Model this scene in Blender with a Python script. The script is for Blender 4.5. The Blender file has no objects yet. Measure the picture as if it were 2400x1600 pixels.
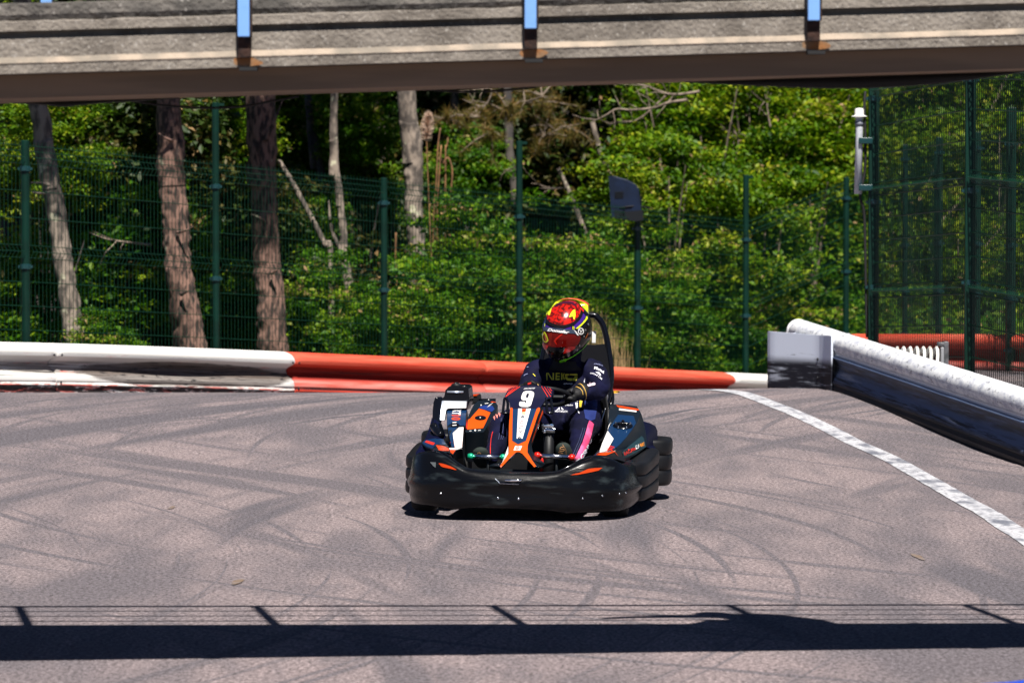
import bpy, bmesh, math, random
import numpy as np
from mathutils import Vector, Matrix, Euler, noise as mnoise
from mathutils.bvhtree import BVHTree
from mathutils.geometry import tessellate_polygon

random.seed(4)
SC = bpy.context.scene
COL = SC.collection
R = math.radians

# ------------------------------------------------------------------ camera, sky, sun, exposure
F_PX = 10000.0                       # focal length in pixels of the 2400 px wide photograph (150 mm)
CAM_H = 1.8
PITCH = math.atan(402.0 / F_PX)      # looking slightly down: the horizon sits 402 px above the middle
cam = bpy.data.cameras.new("camera"); camo = bpy.data.objects.new("camera", cam); COL.objects.link(camo)
cam.sensor_width = 36.0; cam.lens = 150.0
cam.clip_start = 0.1; cam.clip_end = 2000.0
camo.location = (0, 0, CAM_H); camo.rotation_euler = (R(90) - PITCH, 0, 0)
cam.dof.use_dof = True; cam.dof.focus_distance = 22.6; cam.dof.aperture_fstop = 6.3
SC.camera = camo

SUN_EL, SUN_AZ = 58.0, 9.5           # degrees: height, and how far right of straight behind the camera
to_sun = Vector((math.sin(R(SUN_AZ)) * math.cos(R(SUN_EL)), -math.cos(R(SUN_AZ)) * math.cos(R(SUN_EL)), math.sin(R(SUN_EL))))
world = bpy.data.worlds.new("World"); SC.world = world; world.use_nodes = True
wn = world.node_tree.nodes; wn.clear()
wo = wn.new("ShaderNodeOutputWorld"); wb = wn.new("ShaderNodeBackground"); ws = wn.new("ShaderNodeTexSky")
ws.sky_type = 'NISHITA'; ws.sun_disc = False
ws.sun_elevation = R(SUN_EL); ws.sun_rotation = R(180 - SUN_AZ)
ws.altitude = 2500; ws.air_density = 0.45; ws.dust_density = 0.0; ws.ozone_density = 3.0
wb.inputs[1].default_value = 0.05
world.node_tree.links.new(ws.outputs[0], wb.inputs[0]); world.node_tree.links.new(wb.outputs[0], wo.inputs[0])
sl = bpy.data.lights.new("sun", 'SUN'); sl.energy = 5.0; sl.angle = R(0.5); sl.color = (1.0, 0.95, 0.88)
so = bpy.data.objects.new("sun", sl); COL.objects.link(so)
so.rotation_euler = to_sun.to_track_quat('Z', 'Y').to_euler(); so.location = to_sun * 60
vs = SC.view_settings
vs.view_transform = 'Standard'; vs.look = 'None'; vs.gamma = 1.0; vs.use_curve_mapping = False; vs.exposure = 0.85
SC.cycles.max_bounces = 6; SC.cycles.transparent_max_bounces = 8
SC.cycles.caustics_reflective = False; SC.cycles.caustics_refractive = False

# ------------------------------------------------------------------ helpers: pixels of the photograph to points of the place
_fw = Vector((0, math.cos(PITCH), -math.sin(PITCH))); _up = Vector((0, math.sin(PITCH), math.cos(PITCH)))
CAM = Vector((0, 0, CAM_H))
def ray(px, py):
    return Vector((1, 0, 0)) * ((px - 1200) / F_PX) + _up * ((800 - py) / F_PX) + _fw
def W(px, py, Y):
    d = ray(px, py); return CAM + d * (Y / d.y)
def sm(a, b, x):
    t = min(1.0, max(0.0, (x - a) / (b - a))); return t * t * (3 - 2 * t)
def terr(X, Y):
    z = 0.11 * sm(25.5, 32, Y)
    if Y > 32:
        t = min(Y, 53) - 32
        z -= 0.078 * t * t / (t + 1.5) * (1 - 0.85 * sm(2.7, 4.2, X))
    z += 0.017 * max(0.0, min(X, 4.0)) * sm(27, 32, Y) * (1 - sm(33, 37, Y))
    if Y > 53: z += 0.24 * (min(Y, 115) - 53)
    return z
def G(px, py):
    d = ray(px, py); t = 5.0
    while t < 80:
        p = CAM + d * t
        if p.z < terr(p.x, p.y): break
        t += 0.1
    lo, hi = t - 0.1, t
    for _ in range(18):
        m = (lo + hi) / 2; p = CAM + d * m
        if p.z < terr(p.x, p.y): hi = m
        else: lo = m
    return CAM + d * hi

# ------------------------------------------------------------------ helpers: materials
def mat(name, col, rough=0.5, metal=0.0, spec=0.5, col2=None, nscale=8.0, lo=0.4, hi=0.6, stretch=(1, 1, 1),
        bump=0.0, bscale=60.0, coat=0.0, detail=4.0, col3=None, n3=2.0, lo3=0.55, hi3=0.7, st3=(1, 1, 1), bdist=0.01):
    m = bpy.data.materials.new(name); m.use_nodes = True
    nt = m.node_tree; b = nt.nodes["Principled BSDF"]
    b.inputs["Base Color"].default_value = (*col, 1); b.inputs["Roughness"].default_value = rough
    b.inputs["Metallic"].default_value = metal; b.inputs["Specular IOR Level"].default_value = spec
    b.inputs["Coat Weight"].default_value = coat; b.inputs["Coat Roughness"].default_value = 0.08
    tc = nt.nodes.new("ShaderNodeTexCoord")
    src = None
    def noise_mask(scale, st, lo, hi):
        mp = nt.nodes.new("ShaderNodeMapping"); mp.inputs["Scale"].default_value = st
        nt.links.new(tc.outputs["Object"], mp.inputs[0])
        n = nt.nodes.new("ShaderNodeTexNoise"); n.inputs["Scale"].default_value = scale; n.inputs["Detail"].default_value = detail
        nt.links.new(mp.outputs[0], n.inputs["Vector"])
        mr = nt.nodes.new("ShaderNodeMapRange"); mr.interpolation_type = 'SMOOTHSTEP'
        mr.inputs["From Min"].default_value = lo; mr.inputs["From Max"].default_value = hi
        nt.links.new(n.outputs["Fac"], mr.inputs["Value"]); return mr.outputs[0]
    def mix(a, bcol, fac):
        mx = nt.nodes.new("ShaderNodeMix"); mx.data_type = 'RGBA'
        if isinstance(a, tuple): mx.inputs["A"].default_value = (*a, 1)
        else: nt.links.new(a, mx.inputs["A"])
        mx.inputs["B"].default_value = (*bcol, 1)
        nt.links.new(fac, mx.inputs["Factor"]); return mx.outputs["Result"]
    if col2 is not None: src = mix(col, col2, noise_mask(nscale, stretch, lo, hi))
    if col3 is not None: src = mix(src if src is not None else col, col3, noise_mask(n3, st3, lo3, hi3))
    if src is not None: nt.links.new(src, b.inputs["Base Color"])
    if bump:
        n = nt.nodes.new("ShaderNodeTexNoise"); n.inputs["Scale"].default_value = bscale; n.inputs["Detail"].default_value = 5
        mp = nt.nodes.new("ShaderNodeMapping"); mp.inputs["Scale"].default_value = stretch
        nt.links.new(tc.outputs["Object"], mp.inputs[0]); nt.links.new(mp.outputs[0], n.inputs["Vector"])
        bp = nt.nodes.new("ShaderNodeBump"); bp.inputs["Strength"].default_value = bump; bp.inputs["Distance"].default_value = bdist
        nt.links.new(n.outputs["Fac"], bp.inputs["Height"]); nt.links.new(bp.outputs[0], b.inputs["Normal"])
    return m

# ------------------------------------------------------------------ helpers: meshes and objects
def meshobj(name, verts, faces, m=None, parent=None, smooth=False, auto=None):
    me = bpy.data.meshes.new(name); me.from_pydata([tuple(v) for v in verts], [], faces)
    return fin(name, me, m, parent, smooth, auto)
def fin(name, me, m=None, parent=None, smooth=False, auto=None):
    me.validate(); me.update()
    bm = bmesh.new(); bm.from_mesh(me); bmesh.ops.recalc_face_normals(bm, faces=bm.faces)
    for f in bm.faces: f.smooth = bool(smooth or auto)
    if auto:
        for e in bm.edges:
            if len(e.link_faces) == 2 and e.calc_face_angle(0) > R(auto): e.smooth = False
    bm.to_mesh(me); bm.free()
    if m is not None: me.materials.append(m)
    o = bpy.data.objects.new(name, me); COL.objects.link(o)
    if parent is not None: o.parent = parent
    return o
def tag(o, label=None, cat=None, group=None, kind=None):
    if label: o["label"] = label
    if cat: o["category"] = cat
    if group: o["group"] = group
    if kind: o["kind"] = kind
    return o
def empty(name, loc, label, cat, group=None, rot=None):
    o = bpy.data.objects.new(name, None); COL.objects.link(o); o.location = loc; o.empty_display_size = 0.1
    if rot is not None: o.rotation_euler = rot
    return tag(o, label, cat, group)

class MB:
    """collects boxes, tubes and lofts into one mesh"""
    def __init__(s): s.v = []; s.f = []
    def add(s, vs, fs):
        n = len(s.v); s.v += [Vector(v) for v in vs]; s.f += [tuple(i + n for i in f) for f in fs]; return s
    def box(s, c, d, rot=None):
        c = Vector(c); h = [x / 2 for x in d]; vs = []
        for sx in (-1, 1):
            for sy in (-1, 1):
                for sz in (-1, 1):
                    p = Vector((sx * h[0], sy * h[1], sz * h[2]))
                    if rot is not None: p = rot @ p
                    vs.append(c + p)
        return s.add(vs, [(0, 1, 3, 2), (4, 6, 7, 5), (0, 4, 5, 1), (2, 3, 7, 6), (0, 2, 6, 4), (1, 5, 7, 3)])
    def bbox(s, c, d, bev, rot=None):
        bm = bmesh.new(); bmesh.ops.create_cube(bm, size=1)
        for v in bm.verts: v.co = Vector((v.co.x * d[0], v.co.y * d[1], v.co.z * d[2]))
        bmesh.ops.bevel(bm, geom=list(bm.edges), offset=bev, segments=3, profile=0.6, affect='EDGES')
        bm.verts.index_update()
        vs = [(Vector(c) + (rot @ v.co if rot is not None else v.co)) for v in bm.verts]
        fs = [tuple(v.index for v in f.verts) for f in bm.faces]; bm.free()
        return s.add(vs, fs)
    def tube(s, pts, rad, n=8, closed=False, cap=True, sx=1.0, sy=1.0, up=None):
        pts = [Vector(p) for p in pts]; k = len(pts)
        rads = rad if isinstance(rad, (list, tuple)) else [rad] * k
        rings = []; prev = None
        for i, p in enumerate(pts):
            a = pts[i - 1] if (i > 0 or closed) else pts[i]; b = pts[(i + 1) % k] if (i < k - 1 or closed) else pts[i]
            t = (b - a).normalized()
            if prev is None:
                ref = Vector(up) if up is not None else (Vector((0, 0, 1)) if abs(t.z) < 0.9 else Vector((1, 0, 0)))
                u = (ref - t * ref.dot(t)).normalized()
            else:
                u = prev - t * prev.dot(t)
                u = u.normalized() if u.length > 1e-6 else prev
            prev = u; w = t.cross(u)
            rings.append([p + (u * math.cos(2 * math.pi * j / n) * sx + w * math.sin(2 * math.pi * j / n) * sy) * rads[i] for j in range(n)])
        vs = [v for r_ in rings for v in r_]; fs = []
        for i in range(k if closed else k - 1):
            for j in range(n):
                a = i * n + j; b = i * n + (j + 1) % n; c = ((i + 1) % k) * n + (j + 1) % n; d = ((i + 1) % k) * n + j
                fs.append((a, b, c, d))
        if cap and not closed:
            fs.append(tuple(range(n))); fs.append(tuple(range((k - 1) * n, k * n)))
        return s.add(vs, fs)
    def loft(s, rings, closed=True, cap=True):
        n = len(rings[0]); vs = [v for r_ in rings for v in r_]; fs = []
        for i in range(len(rings) - 1):
            for j in range(n if closed else n - 1):
                fs.append((i * n + j, i * n + (j + 1) % n, (i + 1) * n + (j + 1) % n, (i + 1) * n + j))
        if cap and closed:
            fs.append(tuple(range(n))); fs.append(tuple(range((len(rings) - 1) * n, len(rings) * n)))
        return s.add(vs, fs)
    def lathe(s, prof, c=(0, 0, 0), rot=None, n=16):
        rings = []
        for (r_, z) in prof:
            ring = []
            for j in range(n):
                p = Vector((r_ * math.cos(2 * math.pi * j / n), r_ * math.sin(2 * math.pi * j / n), z))
                if rot is not None: p = rot @ p
                ring.append(Vector(c) + p)
            rings.append(ring)
        return s.loft(rings)
    def build(s, name, m=None, parent=None, smooth=False, auto=None):
        return meshobj(name, s.v, s.f, m, parent, smooth, auto)

def catmull(pts, n=6):
    pts = [Vector(p) for p in pts]; out = []
    for i in range(len(pts) - 1):
        p0 = pts[max(i - 1, 0)]; p1 = pts[i]; p2 = pts[i + 1]; p3 = pts[min(i + 2, len(pts) - 1)]
        for k in range(n):
            t = k / n
            out.append(0.5 * ((2 * p1) + (-p0 + p2) * t + (2 * p0 - 5 * p1 + 4 * p2 - p3) * t * t + (-p0 + 3 * p1 - 3 * p2 + p3) * t ** 3))
    out.append(pts[-1]); return out
def interp(tab, x):
    if x <= tab[0][0]: return tab[0][1]
    for (a, b), (c, d) in zip(tab, tab[1:]):
        if x <= c: return b + (d - b) * (x - a) / (c - a)
    return tab[-1][1]

# ------------------------------------------------------------------ materials of the setting
def asphalt_material():
    m = bpy.data.materials.new("asphalt"); m.use_nodes = True; nt = m.node_tree; N = nt.nodes; L = nt.links
    b = N["Principled BSDF"]; tc = N.new("ShaderNodeTexCoord"); P = tc.outputs["Object"]
    def noise(vec, scale, detail=4, rough=0.55):
        n = N.new("ShaderNodeTexNoise"); n.inputs["Scale"].default_value = scale; n.inputs["Detail"].default_value = detail
        n.inputs["Roughness"].default_value = rough; L.new(vec, n.inputs["Vector"]); return n.outputs["Fac"]
    def mr(v, a, bb, c=0.0, d=1.0, smooth=True):
        n = N.new("ShaderNodeMapRange"); n.interpolation_type = 'SMOOTHSTEP' if smooth else 'LINEAR'
        for k, x in zip(("From Min", "From Max", "To Min", "To Max"), (a, bb, c, d)): n.inputs[k].default_value = x
        L.new(v, n.inputs["Value"]); return n.outputs[0]
    def mth(op, a, bb=None):
        n = N.new("ShaderNodeMath"); n.operation = op
        for i, x in enumerate((a, bb)):
            if x is None: continue
            if isinstance(x, (int, float)): n.inputs[i].default_value = x
            else: L.new(x, n.inputs[i])
        return n.outputs[0]
    def comb(x, y, z=0.0):
        n = N.new("ShaderNodeCombineXYZ")
        for i, q in enumerate((x, y, z)):
            if isinstance(q, (int, float)): n.inputs[i].default_value = q
            else: L.new(q, n.inputs[i])
        return n.outputs[0]
    sp = N.new("ShaderNodeSeparateXYZ"); L.new(P, sp.inputs[0]); X, Y = sp.outputs[0], sp.outputs[1]
    def arcs(cx, cy, kr, ka, lo, hi, amp, seed):
        dx = mth('SUBTRACT', X, cx); dy = mth('SUBTRACT', Y, cy)
        r = mth('SQRT', mth('ADD', mth('MULTIPLY', dx, dx), mth('MULTIPLY', dy, dy)))
        a = mth('ARCTAN2', dy, mth('MULTIPLY', dx, -1.0 if cx > 0 else 1.0))
        f = noise(comb(mth('MULTIPLY', r, kr), mth('MULTIPLY', a, ka), seed), 1.0, 3, 0.5)
        return mr(f, lo, hi, 0.0, amp)
    dark = arcs(16, 20, 2.1, 2.6, 0.47, 0.66, 0.72, 1.3)
    dark = mth('MAXIMUM', dark, arcs(-26, 12, 2.6, 5, 0.52, 0.66, 0.62, 4.1))
    dark = mth('MAXIMUM', dark, arcs(10, 27, 7.5, 2.0, 0.57, 0.66, 0.62, 7.7))
    dark = mth('MAXIMUM', dark, arcs(-12, 19, 14.0, 1.8, 0.58, 0.66, 0.62, 9.2))
    # tyre marks running along the barrier at the far side
    u = mth('ADD', mth('MULTIPLY', X, 0.838), mth('MULTIPLY', Y, -0.545)); v = mth('ADD', mth('MULTIPLY', X, 0.545), mth('MULTIPLY', Y, 0.838))
    u = mth('ADD', u, mth('MULTIPLY', noise(P, 0.25, 2), 1.2))
    f = noise(comb(mth('MULTIPLY', u, 11.0), mth('MULTIPLY', v, 0.30), 3.3), 1.0, 2, 0.5)
    far = mth('MULTIPLY', mr(f, 0.58, 0.66, 0.0, 0.9), mr(Y, 27.0, 30.0))
    dark = mth('MAXIMUM', dark, far)
    # soft large patches
    PS = comb(mth('MULTIPLY', X, 1.0), mth('MULTIPLY', Y, 0.22)); PG = comb(X, mth('MULTIPLY', Y, 0.5))
    big = mr(noise(PS, 0.9, 4, 0.6), 0.42, 0.64, 0.0, 0.62)
    blot = mr(noise(PS, 2.8, 5, 0.65), 0.46, 0.68, 0.0, 0.5)
    dark = mth('MAXIMUM', dark, mth('MAXIMUM', big, blot))
    # break it up by the grain of the stone
    grain = noise(P, 95.0, 3, 0.7); g2 = noise(PG, 52.0, 4, 0.8)
    dark = mth('MULTIPLY', dark, mr(g2, 0.25, 0.75, 0.75, 1.2, False))
    mx = N.new("ShaderNodeMix"); mx.data_type = 'RGBA'
    mx.inputs["A"].default_value = (0.205, 0.165, 0.167, 1); mx.inputs["B"].default_value = (0.048, 0.051, 0.065, 1)
    L.new(dark, mx.inputs["Factor"])
    gm = N.new("ShaderNodeMix"); gm.data_type = 'RGBA'; gm.blend_type = 'MULTIPLY'; gm.inputs["Factor"].default_value = 1.0
    gv = mth('MULTIPLY', mr(grain, 0.30, 0.70, 0.25, 1.75, False), mr(g2, 0.36, 0.64, 0.28, 1.72, False))
    L.new(mx.outputs["Result"], gm.inputs["A"]); L.new(comb(gv, gv, gv), gm.inputs["B"])
    L.new(gm.outputs["Result"], b.inputs["Base Color"])
    b.inputs["Roughness"].default_value = 0.82; b.inputs["Specular IOR Level"].default_value = 0.35
    bp = N.new("ShaderNodeBump"); bp.inputs["Strength"].default_value = 0.5; bp.inputs["Distance"].default_value = 0.004
    L.new(grain, bp.inputs["Height"]); L.new(bp.outputs[0], b.inputs["Normal"])
    return m
M_ASPH = asphalt_material()
M_SOIL = mat("forest soil", (0.05, 0.04, 0.025), 0.95, col2=(0.03, 0.045, 0.015), nscale=1.5, bump=0.6, bscale=12, bdist=0.05)
M_LINE = mat("worn road paint", (0.47, 0.47, 0.50), 0.75, col2=(0.11, 0.118, 0.15), nscale=9, lo=0.44, hi=0.68, stretch=(1, 0.35, 1), detail=8,
             col3=(0.20, 0.20, 0.22), n3=35, lo3=0.50, hi3=0.64, bump=0.3, bscale=90, bdist=0.004)
M_STAIN = mat("rust stain", (0.155, 0.105, 0.07), 0.9, col2=(0.17, 0.135, 0.12), nscale=14, lo=0.4, hi=0.6)
M_CONC = mat("aged concrete", (0.222, 0.195, 0.165), 0.9, col2=(0.13, 0.112, 0.094), nscale=7, lo=0.35, hi=0.68, detail=8,
             col3=(0.30, 0.275, 0.245), n3=80, lo3=0.58, hi3=0.70, bump=0.7, bscale=70, bdist=0.012)
M_CONC_DARK = mat("weathered concrete", (0.125, 0.112, 0.10), 0.95, col2=(0.06, 0.055, 0.05), nscale=9, lo=0.35, hi=0.62, detail=8,
             col3=(0.26, 0.24, 0.22), n3=40, lo3=0.6, hi3=0.72, bump=1.0, bscale=45, bdist=0.02)
M_CONC_LIT = mat("sunlit concrete", (0.36, 0.29, 0.225), 0.9, col2=(0.21, 0.18, 0.145), nscale=11, lo=0.36, hi=0.66, detail=8, bump=0.5, bscale=80, bdist=0.008)
M_BEAM = mat("beam paint", (0.25, 0.175, 0.115), 0.8, spec=0.2, col2=(0.19, 0.135, 0.09), nscale=3, stretch=(0.3, 1, 4))
M_BLACK = mat("black rubber", (0.006, 0.006, 0.007), 0.75)
M_BLUEPOST = mat("blue railing paint", (0.20, 0.40, 0.80), 0.4, col2=(0.12, 0.28, 0.62), nscale=12, lo=0.5, hi=0.75)
M_RUST = mat("rust", (0.035, 0.013, 0.007), 0.9, col2=(0.015, 0.006, 0.004), nscale=30, bump=0.6, bscale=70)
M_RUSTSTAIN = mat("rust stained concrete", (0.24, 0.10, 0.03), 0.9, col2=(0.20, 0.13, 0.075), nscale=25, lo=0.4, hi=0.7, bump=0.4, bscale=70)
M_GREEN = mat("green powder coat", (0.002, 0.023, 0.015), 0.4, spec=0.25, col2=(0.002, 0.017, 0.011), nscale=5)
M_WIRE = mat("green wire", (0.003, 0.030, 0.017), 0.45, spec=0.3)
M_CLAMP = mat("fence clamp", (0.006, 0.035, 0.038), 0.3)
# ------------------------------------------------------------------ ground, track, painted line
def grid_sheet(name, xs, ys, m, dz, kind="structure"):
    vs = [(x, y, terr(x, y) + dz) for y in ys for x in xs]; n = len(xs)
    fs = [(j * n + i, j * n + i + 1, (j + 1) * n + i + 1, (j + 1) * n + i) for j in range(len(ys) - 1) for i in range(n - 1)]
    o = meshobj(name, vs, fs, m, smooth=True); o["kind"] = kind; return o
def frange(a, b, n): return [a + (b - a) * i / (n - 1) for i in range(n)]
grid_sheet("ground", sorted(set([-400, -150, -60, -30, -20] + frange(-14, 14, 57) + [20, 30, 60, 150, 400])),
           sorted(set([-300, -100, -40, -15, 0] + frange(8, 70, 125) + [75, 80, 90, 100, 115, 130, 200, 400, 800])), M_SOIL, -0.03)
# the asphalt ends at the line of the far barrier
def barrier_Y(X): return 33.2 + 1.54 * (X + 3.93)
xs = frange(-12, 6.5, 75); vs = []; fs = []; NY = 120
for x in xs:
    yend = min(max(barrier_Y(x) + 0.25, 24), 46)
    for k in range(NY):
        y = -8 + (yend + 8) * k / (NY - 1); vs.append((x, y, terr(x, y)))
for i in range(len(xs) - 1):
    for k in range(NY - 1):
        a = i * NY + k; fs.append((a, a + NY, a + NY + 1, a + 1))
track = meshobj("track", vs, fs, M_ASPH, smooth=True); track["kind"] = "structure"

line_px = [(1690, 915), (1735, 921), (1775, 934), (1816, 950), (1862, 968), (1908, 989), (1955, 1012), (2002, 1037), (2050, 1058), (2102, 1083), (2160, 1116), (2214, 1147), (2266, 1177), (2318, 1205), (2362, 1235), (2406, 1262), (2480, 1312), (2620, 1420), (2860, 1640), (3400, 2200)]
pts = catmull([G(*p) for p in line_px], 5)
pts = [pts[0] + (pts[0] - pts[1]) * 6] + pts
vs, fs = [], []
for i, p in enumerate(pts):
    t = (pts[min(i + 1, len(pts) - 1)] - pts[max(i - 1, 0)]); t.z = 0; t.normalize(); nrm = Vector((t.y, -t.x, 0))
    w = 0.066 + 0.006 * mnoise.noise(Vector((i * 0.7, 3, 0)))
    for k in (-1, -0.34, 0.34, 1):
        q = p + nrm * w * k; vs.append((q.x, q.y, terr(q.x, q.y) + 0.004))
n = 4
fs = [(i * n + k, i * n + k + 1, (i + 1) * n + k + 1, (i + 1) * n + k) for i in range(len(pts) - 1) for k in range(n - 1)]
o = meshobj("road_line", vs, fs, M_LINE); o["kind"] = "structure"

# small rusty smears on the asphalt
for (px, py, ang, ln, wd) in ((556, 1364, 0.5, 0.26, 0.022), (402, 1190, 0.3, 0.18, 0.016), (2152, 1306, -0.5, 0.34, 0.018)):
    c = G(px, py); vs = []; nseg = 14
    for k in range(nseg):
        a = 2 * math.pi * k / nseg; r_ = 1 + 0.35 * mnoise.noise(Vector((px + math.cos(a) * 2, math.sin(a) * 2, 1)))
        x, y = math.cos(a) * ln * 0.5 * r_, math.sin(a) * wd * r_
        th = R(90) - ang * 0.16
        q = c + Vector((x * math.cos(th) - y * math.sin(th), x * math.sin(th) + y * math.cos(th), 0)); vs.append((q.x, q.y, terr(q.x, q.y) + 0.004))
    meshobj("stain", vs, [tuple(range(nseg))], M_STAIN, track)

# ------------------------------------------------------------------ footbridge over the track
def bz(X): return 2.119 + 0.0314 * (X + 1.716)              # underside of the fascia
def bnear(X): return 14.29 + 0.097 * (min(X, 3.0) + 1.70)     # near edge, slightly skewed
BFAR = 15.42
bridge = empty("footbridge", (0, 15, 2.1), "weathered concrete footbridge with blue railing posts crossing over the track", "footbridge")
bridge_off = -Vector((0, 15, 2.1))
def bobj(o): o.location = bridge_off; return o
bx = frange(-6.0, 6.0, 361)
# fascia profile: (how far proud towards the camera, height above the underside)
PROF = [(0.0, 0.0), (0.0, 0.034), (0.0, 0.036), (-0.012, 0.052), (-0.012, 0.116), (-0.055, 0.117), (-0.055, 0.141), (-0.010, 0.142), (-0.010, 0.172)]
def ledge(X): return 0.0
rings = []
for X in bx:
    y0, z0 = bnear(X), bz(X); r_ = []
    for (d, h) in PROF: r_.append(Vector((X, y0 - d, z0 + h)))
    j = 0.0045 * mnoise.noise(Vector((X * 9, 0, 0))) + 0.003 * mnoise.noise(Vector((X * 31, 5, 0)))
    r_.append(Vector((X, y0 + 0.012, z0 + 0.176 + j)))
    r_ += [Vector((X, BFAR - 0.02, z0 + 0.176)), Vector((X, BFAR, z0 + 0.1)), Vector((X, BFAR, z0))]
    rings.append(r_)
mb = MB().loft(rings, closed=True)
bobj(mb.build("deck_slab", M_CONC, bridge))
# the older rough top course sits on the slab
rings = []
for X in bx:
    y0, z0 = bnear(X), bz(X)
    j = 0.006 * mnoise.noise(Vector((X * 13, 2, 0))) + 0.005 * mnoise.noise(Vector((X * 41, 7, 0)))
    ztop = z0 + 0.236 + 0.003 * mnoise.noise(Vector((X * 11, 9, 0)))
    rings.append([Vector((X, y0 + 0.028 + j, z0 + 0.170)), Vector((X, y0 + 0.014 + j * 0.6, z0 + 0.196)), Vector((X, y0 + 0.018, z0 + 0.215)), Vector((X, y0 + 0.022, ztop - 0.004)), Vector((X, y0 + 0.03, ztop)),
                  Vector((X, BFAR - 0.03, ztop)), Vector((X, BFAR - 0.03, z0 + 0.170))])
bobj(MB().loft(rings).build("top_course", M_CONC_DARK, bridge))
# pale band above the lower lip: sunlight on the chamfer, painted into the colour
rings = []
for X in bx:
    y0, z0 = bnear(X), bz(X); a = 0.004 * mnoise.noise(Vector((X * 5, 4, 0)))
    rings.append([Vector((X, y0 - 0.0015, z0 + 0.031 + a * .4)), Vector((X, y0 - 0.0035, z0 + 0.035 + a * .4)), Vector((X, y0 + 0.0095, z0 + 0.0545 + a)), Vector((X, y0 + 0.013, z0 + 0.054 + a))])
bobj(MB().loft(rings).build("lit_band", M_CONC_LIT, bridge))
# longitudinal beam below the slab, set back under the overhang
rings = []
for X in (-6, -3, 0, 3, 6):
    y0, z0 = bnear(X), bz(X); rings.append([Vector((X, y0 + 0.10, z0 - 0.002)), Vector((X, y0 + 0.10, z0 - 0.080)), Vector((X, BFAR - 0.06, z0 - 0.078)), Vector((X, BFAR - 0.06, z0 - 0.002))])
bobj(MB().loft(rings).build("beam", M_BEAM, bridge))
# black membrane hanging at the far side
def membrane(px, ybot, Yd):
    dense = catmull([Vector((a, b, 0)) for a, b in zip(px, ybot)], 6)
    rings = []
    for q in dense:
        p = W(q.x, q.y, Yd); zt = bz(p.x) - 0.079
        rings.append([Vector((p.x, Yd - 0.012, max(zt, p.z + 0.002))), Vector((p.x, Yd - 0.02, p.z + 0.004)), Vector((p.x, Yd, p.z)), Vector((p.x, Yd + 0.02, p.z + 0.004)), Vector((p.x, Yd + 0.012, max(zt, p.z + 0.002)))])
    bobj(MB().loft(rings).build("membrane", M_BLACK, bridge, smooth=True))
membrane([-200, -60, 0, 60, 110, 150, 185, 240, 320, 420], [246, 240, 241, 244, 247, 251, 248, 243, 238, 232], 15.28)
membrane([1500, 1560, 1650, 1800, 1950, 2050, 2150, 2250, 2330, 2390, 2420], [188, 191, 196, 203, 208, 207, 201, 191, 180, 171, 167], 15.28)
# end walls the deck rests on, outside the view
for sx in (-5.6, 5.6):
    zb_ = bz(sx) - 0.08
    bobj(MB().bbox((sx, 15.0, (zb_ - 0.1) / 2), (0.7, 1.3, zb_ + 0.1), 0.02).build("abutment", M_CONC, bridge, auto=40))
# railings: near posts are bolted to the fascia, far posts stand on the far edge
near_px = [-105, 573, 1255, 1905, 2545]
Xn = [W(p, 100, 14.29 + 0.097 * ((p - 1200) * 14.5e-4 * 0.1 * 10 + 1.7)).x for p in near_px]
dX = (Xn[3] - Xn[1]) / 2
near_X = [Xn[1] + dX * k for k in range(-5, 7)]
RAIL_H = 1.18
for k, X in enumerate(near_X):
    y0, z0 = bnear(X), bz(X)
    post = bobj(MB().bbox((X, y0 - 0.033, z0 + 0.10 + 0.7), (0.040, 0.04, 1.4), 0.003).build("railing_post", M_BLUEPOST, bridge, auto=40)); post["label"] = "blue square railing post bolted to the near face"
    b1 = MB().bbox((X + 0.001, y0 - 0.003, z0 + 0.079), (0.044, 0.05, 0.098), 0.004).build("post_bracket", M_RUST, post, auto=40)
    b2 = MB().bbox((X + 0.024, y0 - 0.028, z0 + 0.77), (0.006, 0.05, 1.34), 0.002).build("post_edge", M_RUST, post, auto=40)
    vs = []
    for q in range(16):
        a = 2 * math.pi * q / 16; rr = 1 + 0.3 * mnoise.noise(Vector((k * 3 + math.cos(a), math.sin(a), 0)))
        vs.append((X + 0.008 + 0.052 * rr * math.cos(a), y0 - 0.0035, z0 + 0.0175 + 0.016 * min(1, rr) * math.sin(a)))
    MB().add(vs, [tuple(range(16))]).build("rust_stain", M_RUSTSTAIN, post)
    MB().box((X + 0.012, y0 + 0.03, z0 - 0.006), (0.06, 0.08, 0.012)).build("bolt_plate", M_BLACK, post)
sh_px = [52, 616, 1141, 1712, 2279]
far_X = []
for p in sh_px:
    g = G(p, 1420); far_X.append(g.x + 0.098 * 3.55)
dF = (far_X[4] - far_X[0]) / 4
far_X = [far_X[0] + dF * k for k in range(-4, 9)]
for X in far_X:
    z0 = bz(X) + 0.2
    post = bobj(MB().bbox((X, BFAR - 0.02, z0 + RAIL_H / 2), (0.040, 0.04, RAIL_H), 0.003).build("railing_post", M_BLUEPOST, bridge, auto=40)); post["label"] = "blue railing post on the far edge of the deck"
for (yy, tagn) in ((None, "near"), (BFAR - 0.02, "far")):
    f = (lambda X: bnear(X) - 0.033) if yy is None else (lambda X: yy)
    lab = "railing on the " + tagn + " edge"
    hz = RAIL_H + 0.0
    r_ = [Vector((X, f(X), bz(X) + 0.2 + hz)) for X in frange(-5.5, 5.5, 45)]
    o = bobj(MB().tube(r_, 0.024, 8).build("handrail", M_BLUEPOST, bridge, smooth=True)); o["label"] = "handrail of the " + lab
    for h in (0.25, 0.56, 0.87):
        r_ = [Vector((X, f(X) , bz(X) + 0.2 + h)) for X in frange(-5.5, 5.5, 45)]
        bobj(MB().tube(r_, 0.011, 6).build("railing_wire", M_BLUEPOST, bridge, smooth=True))
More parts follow.
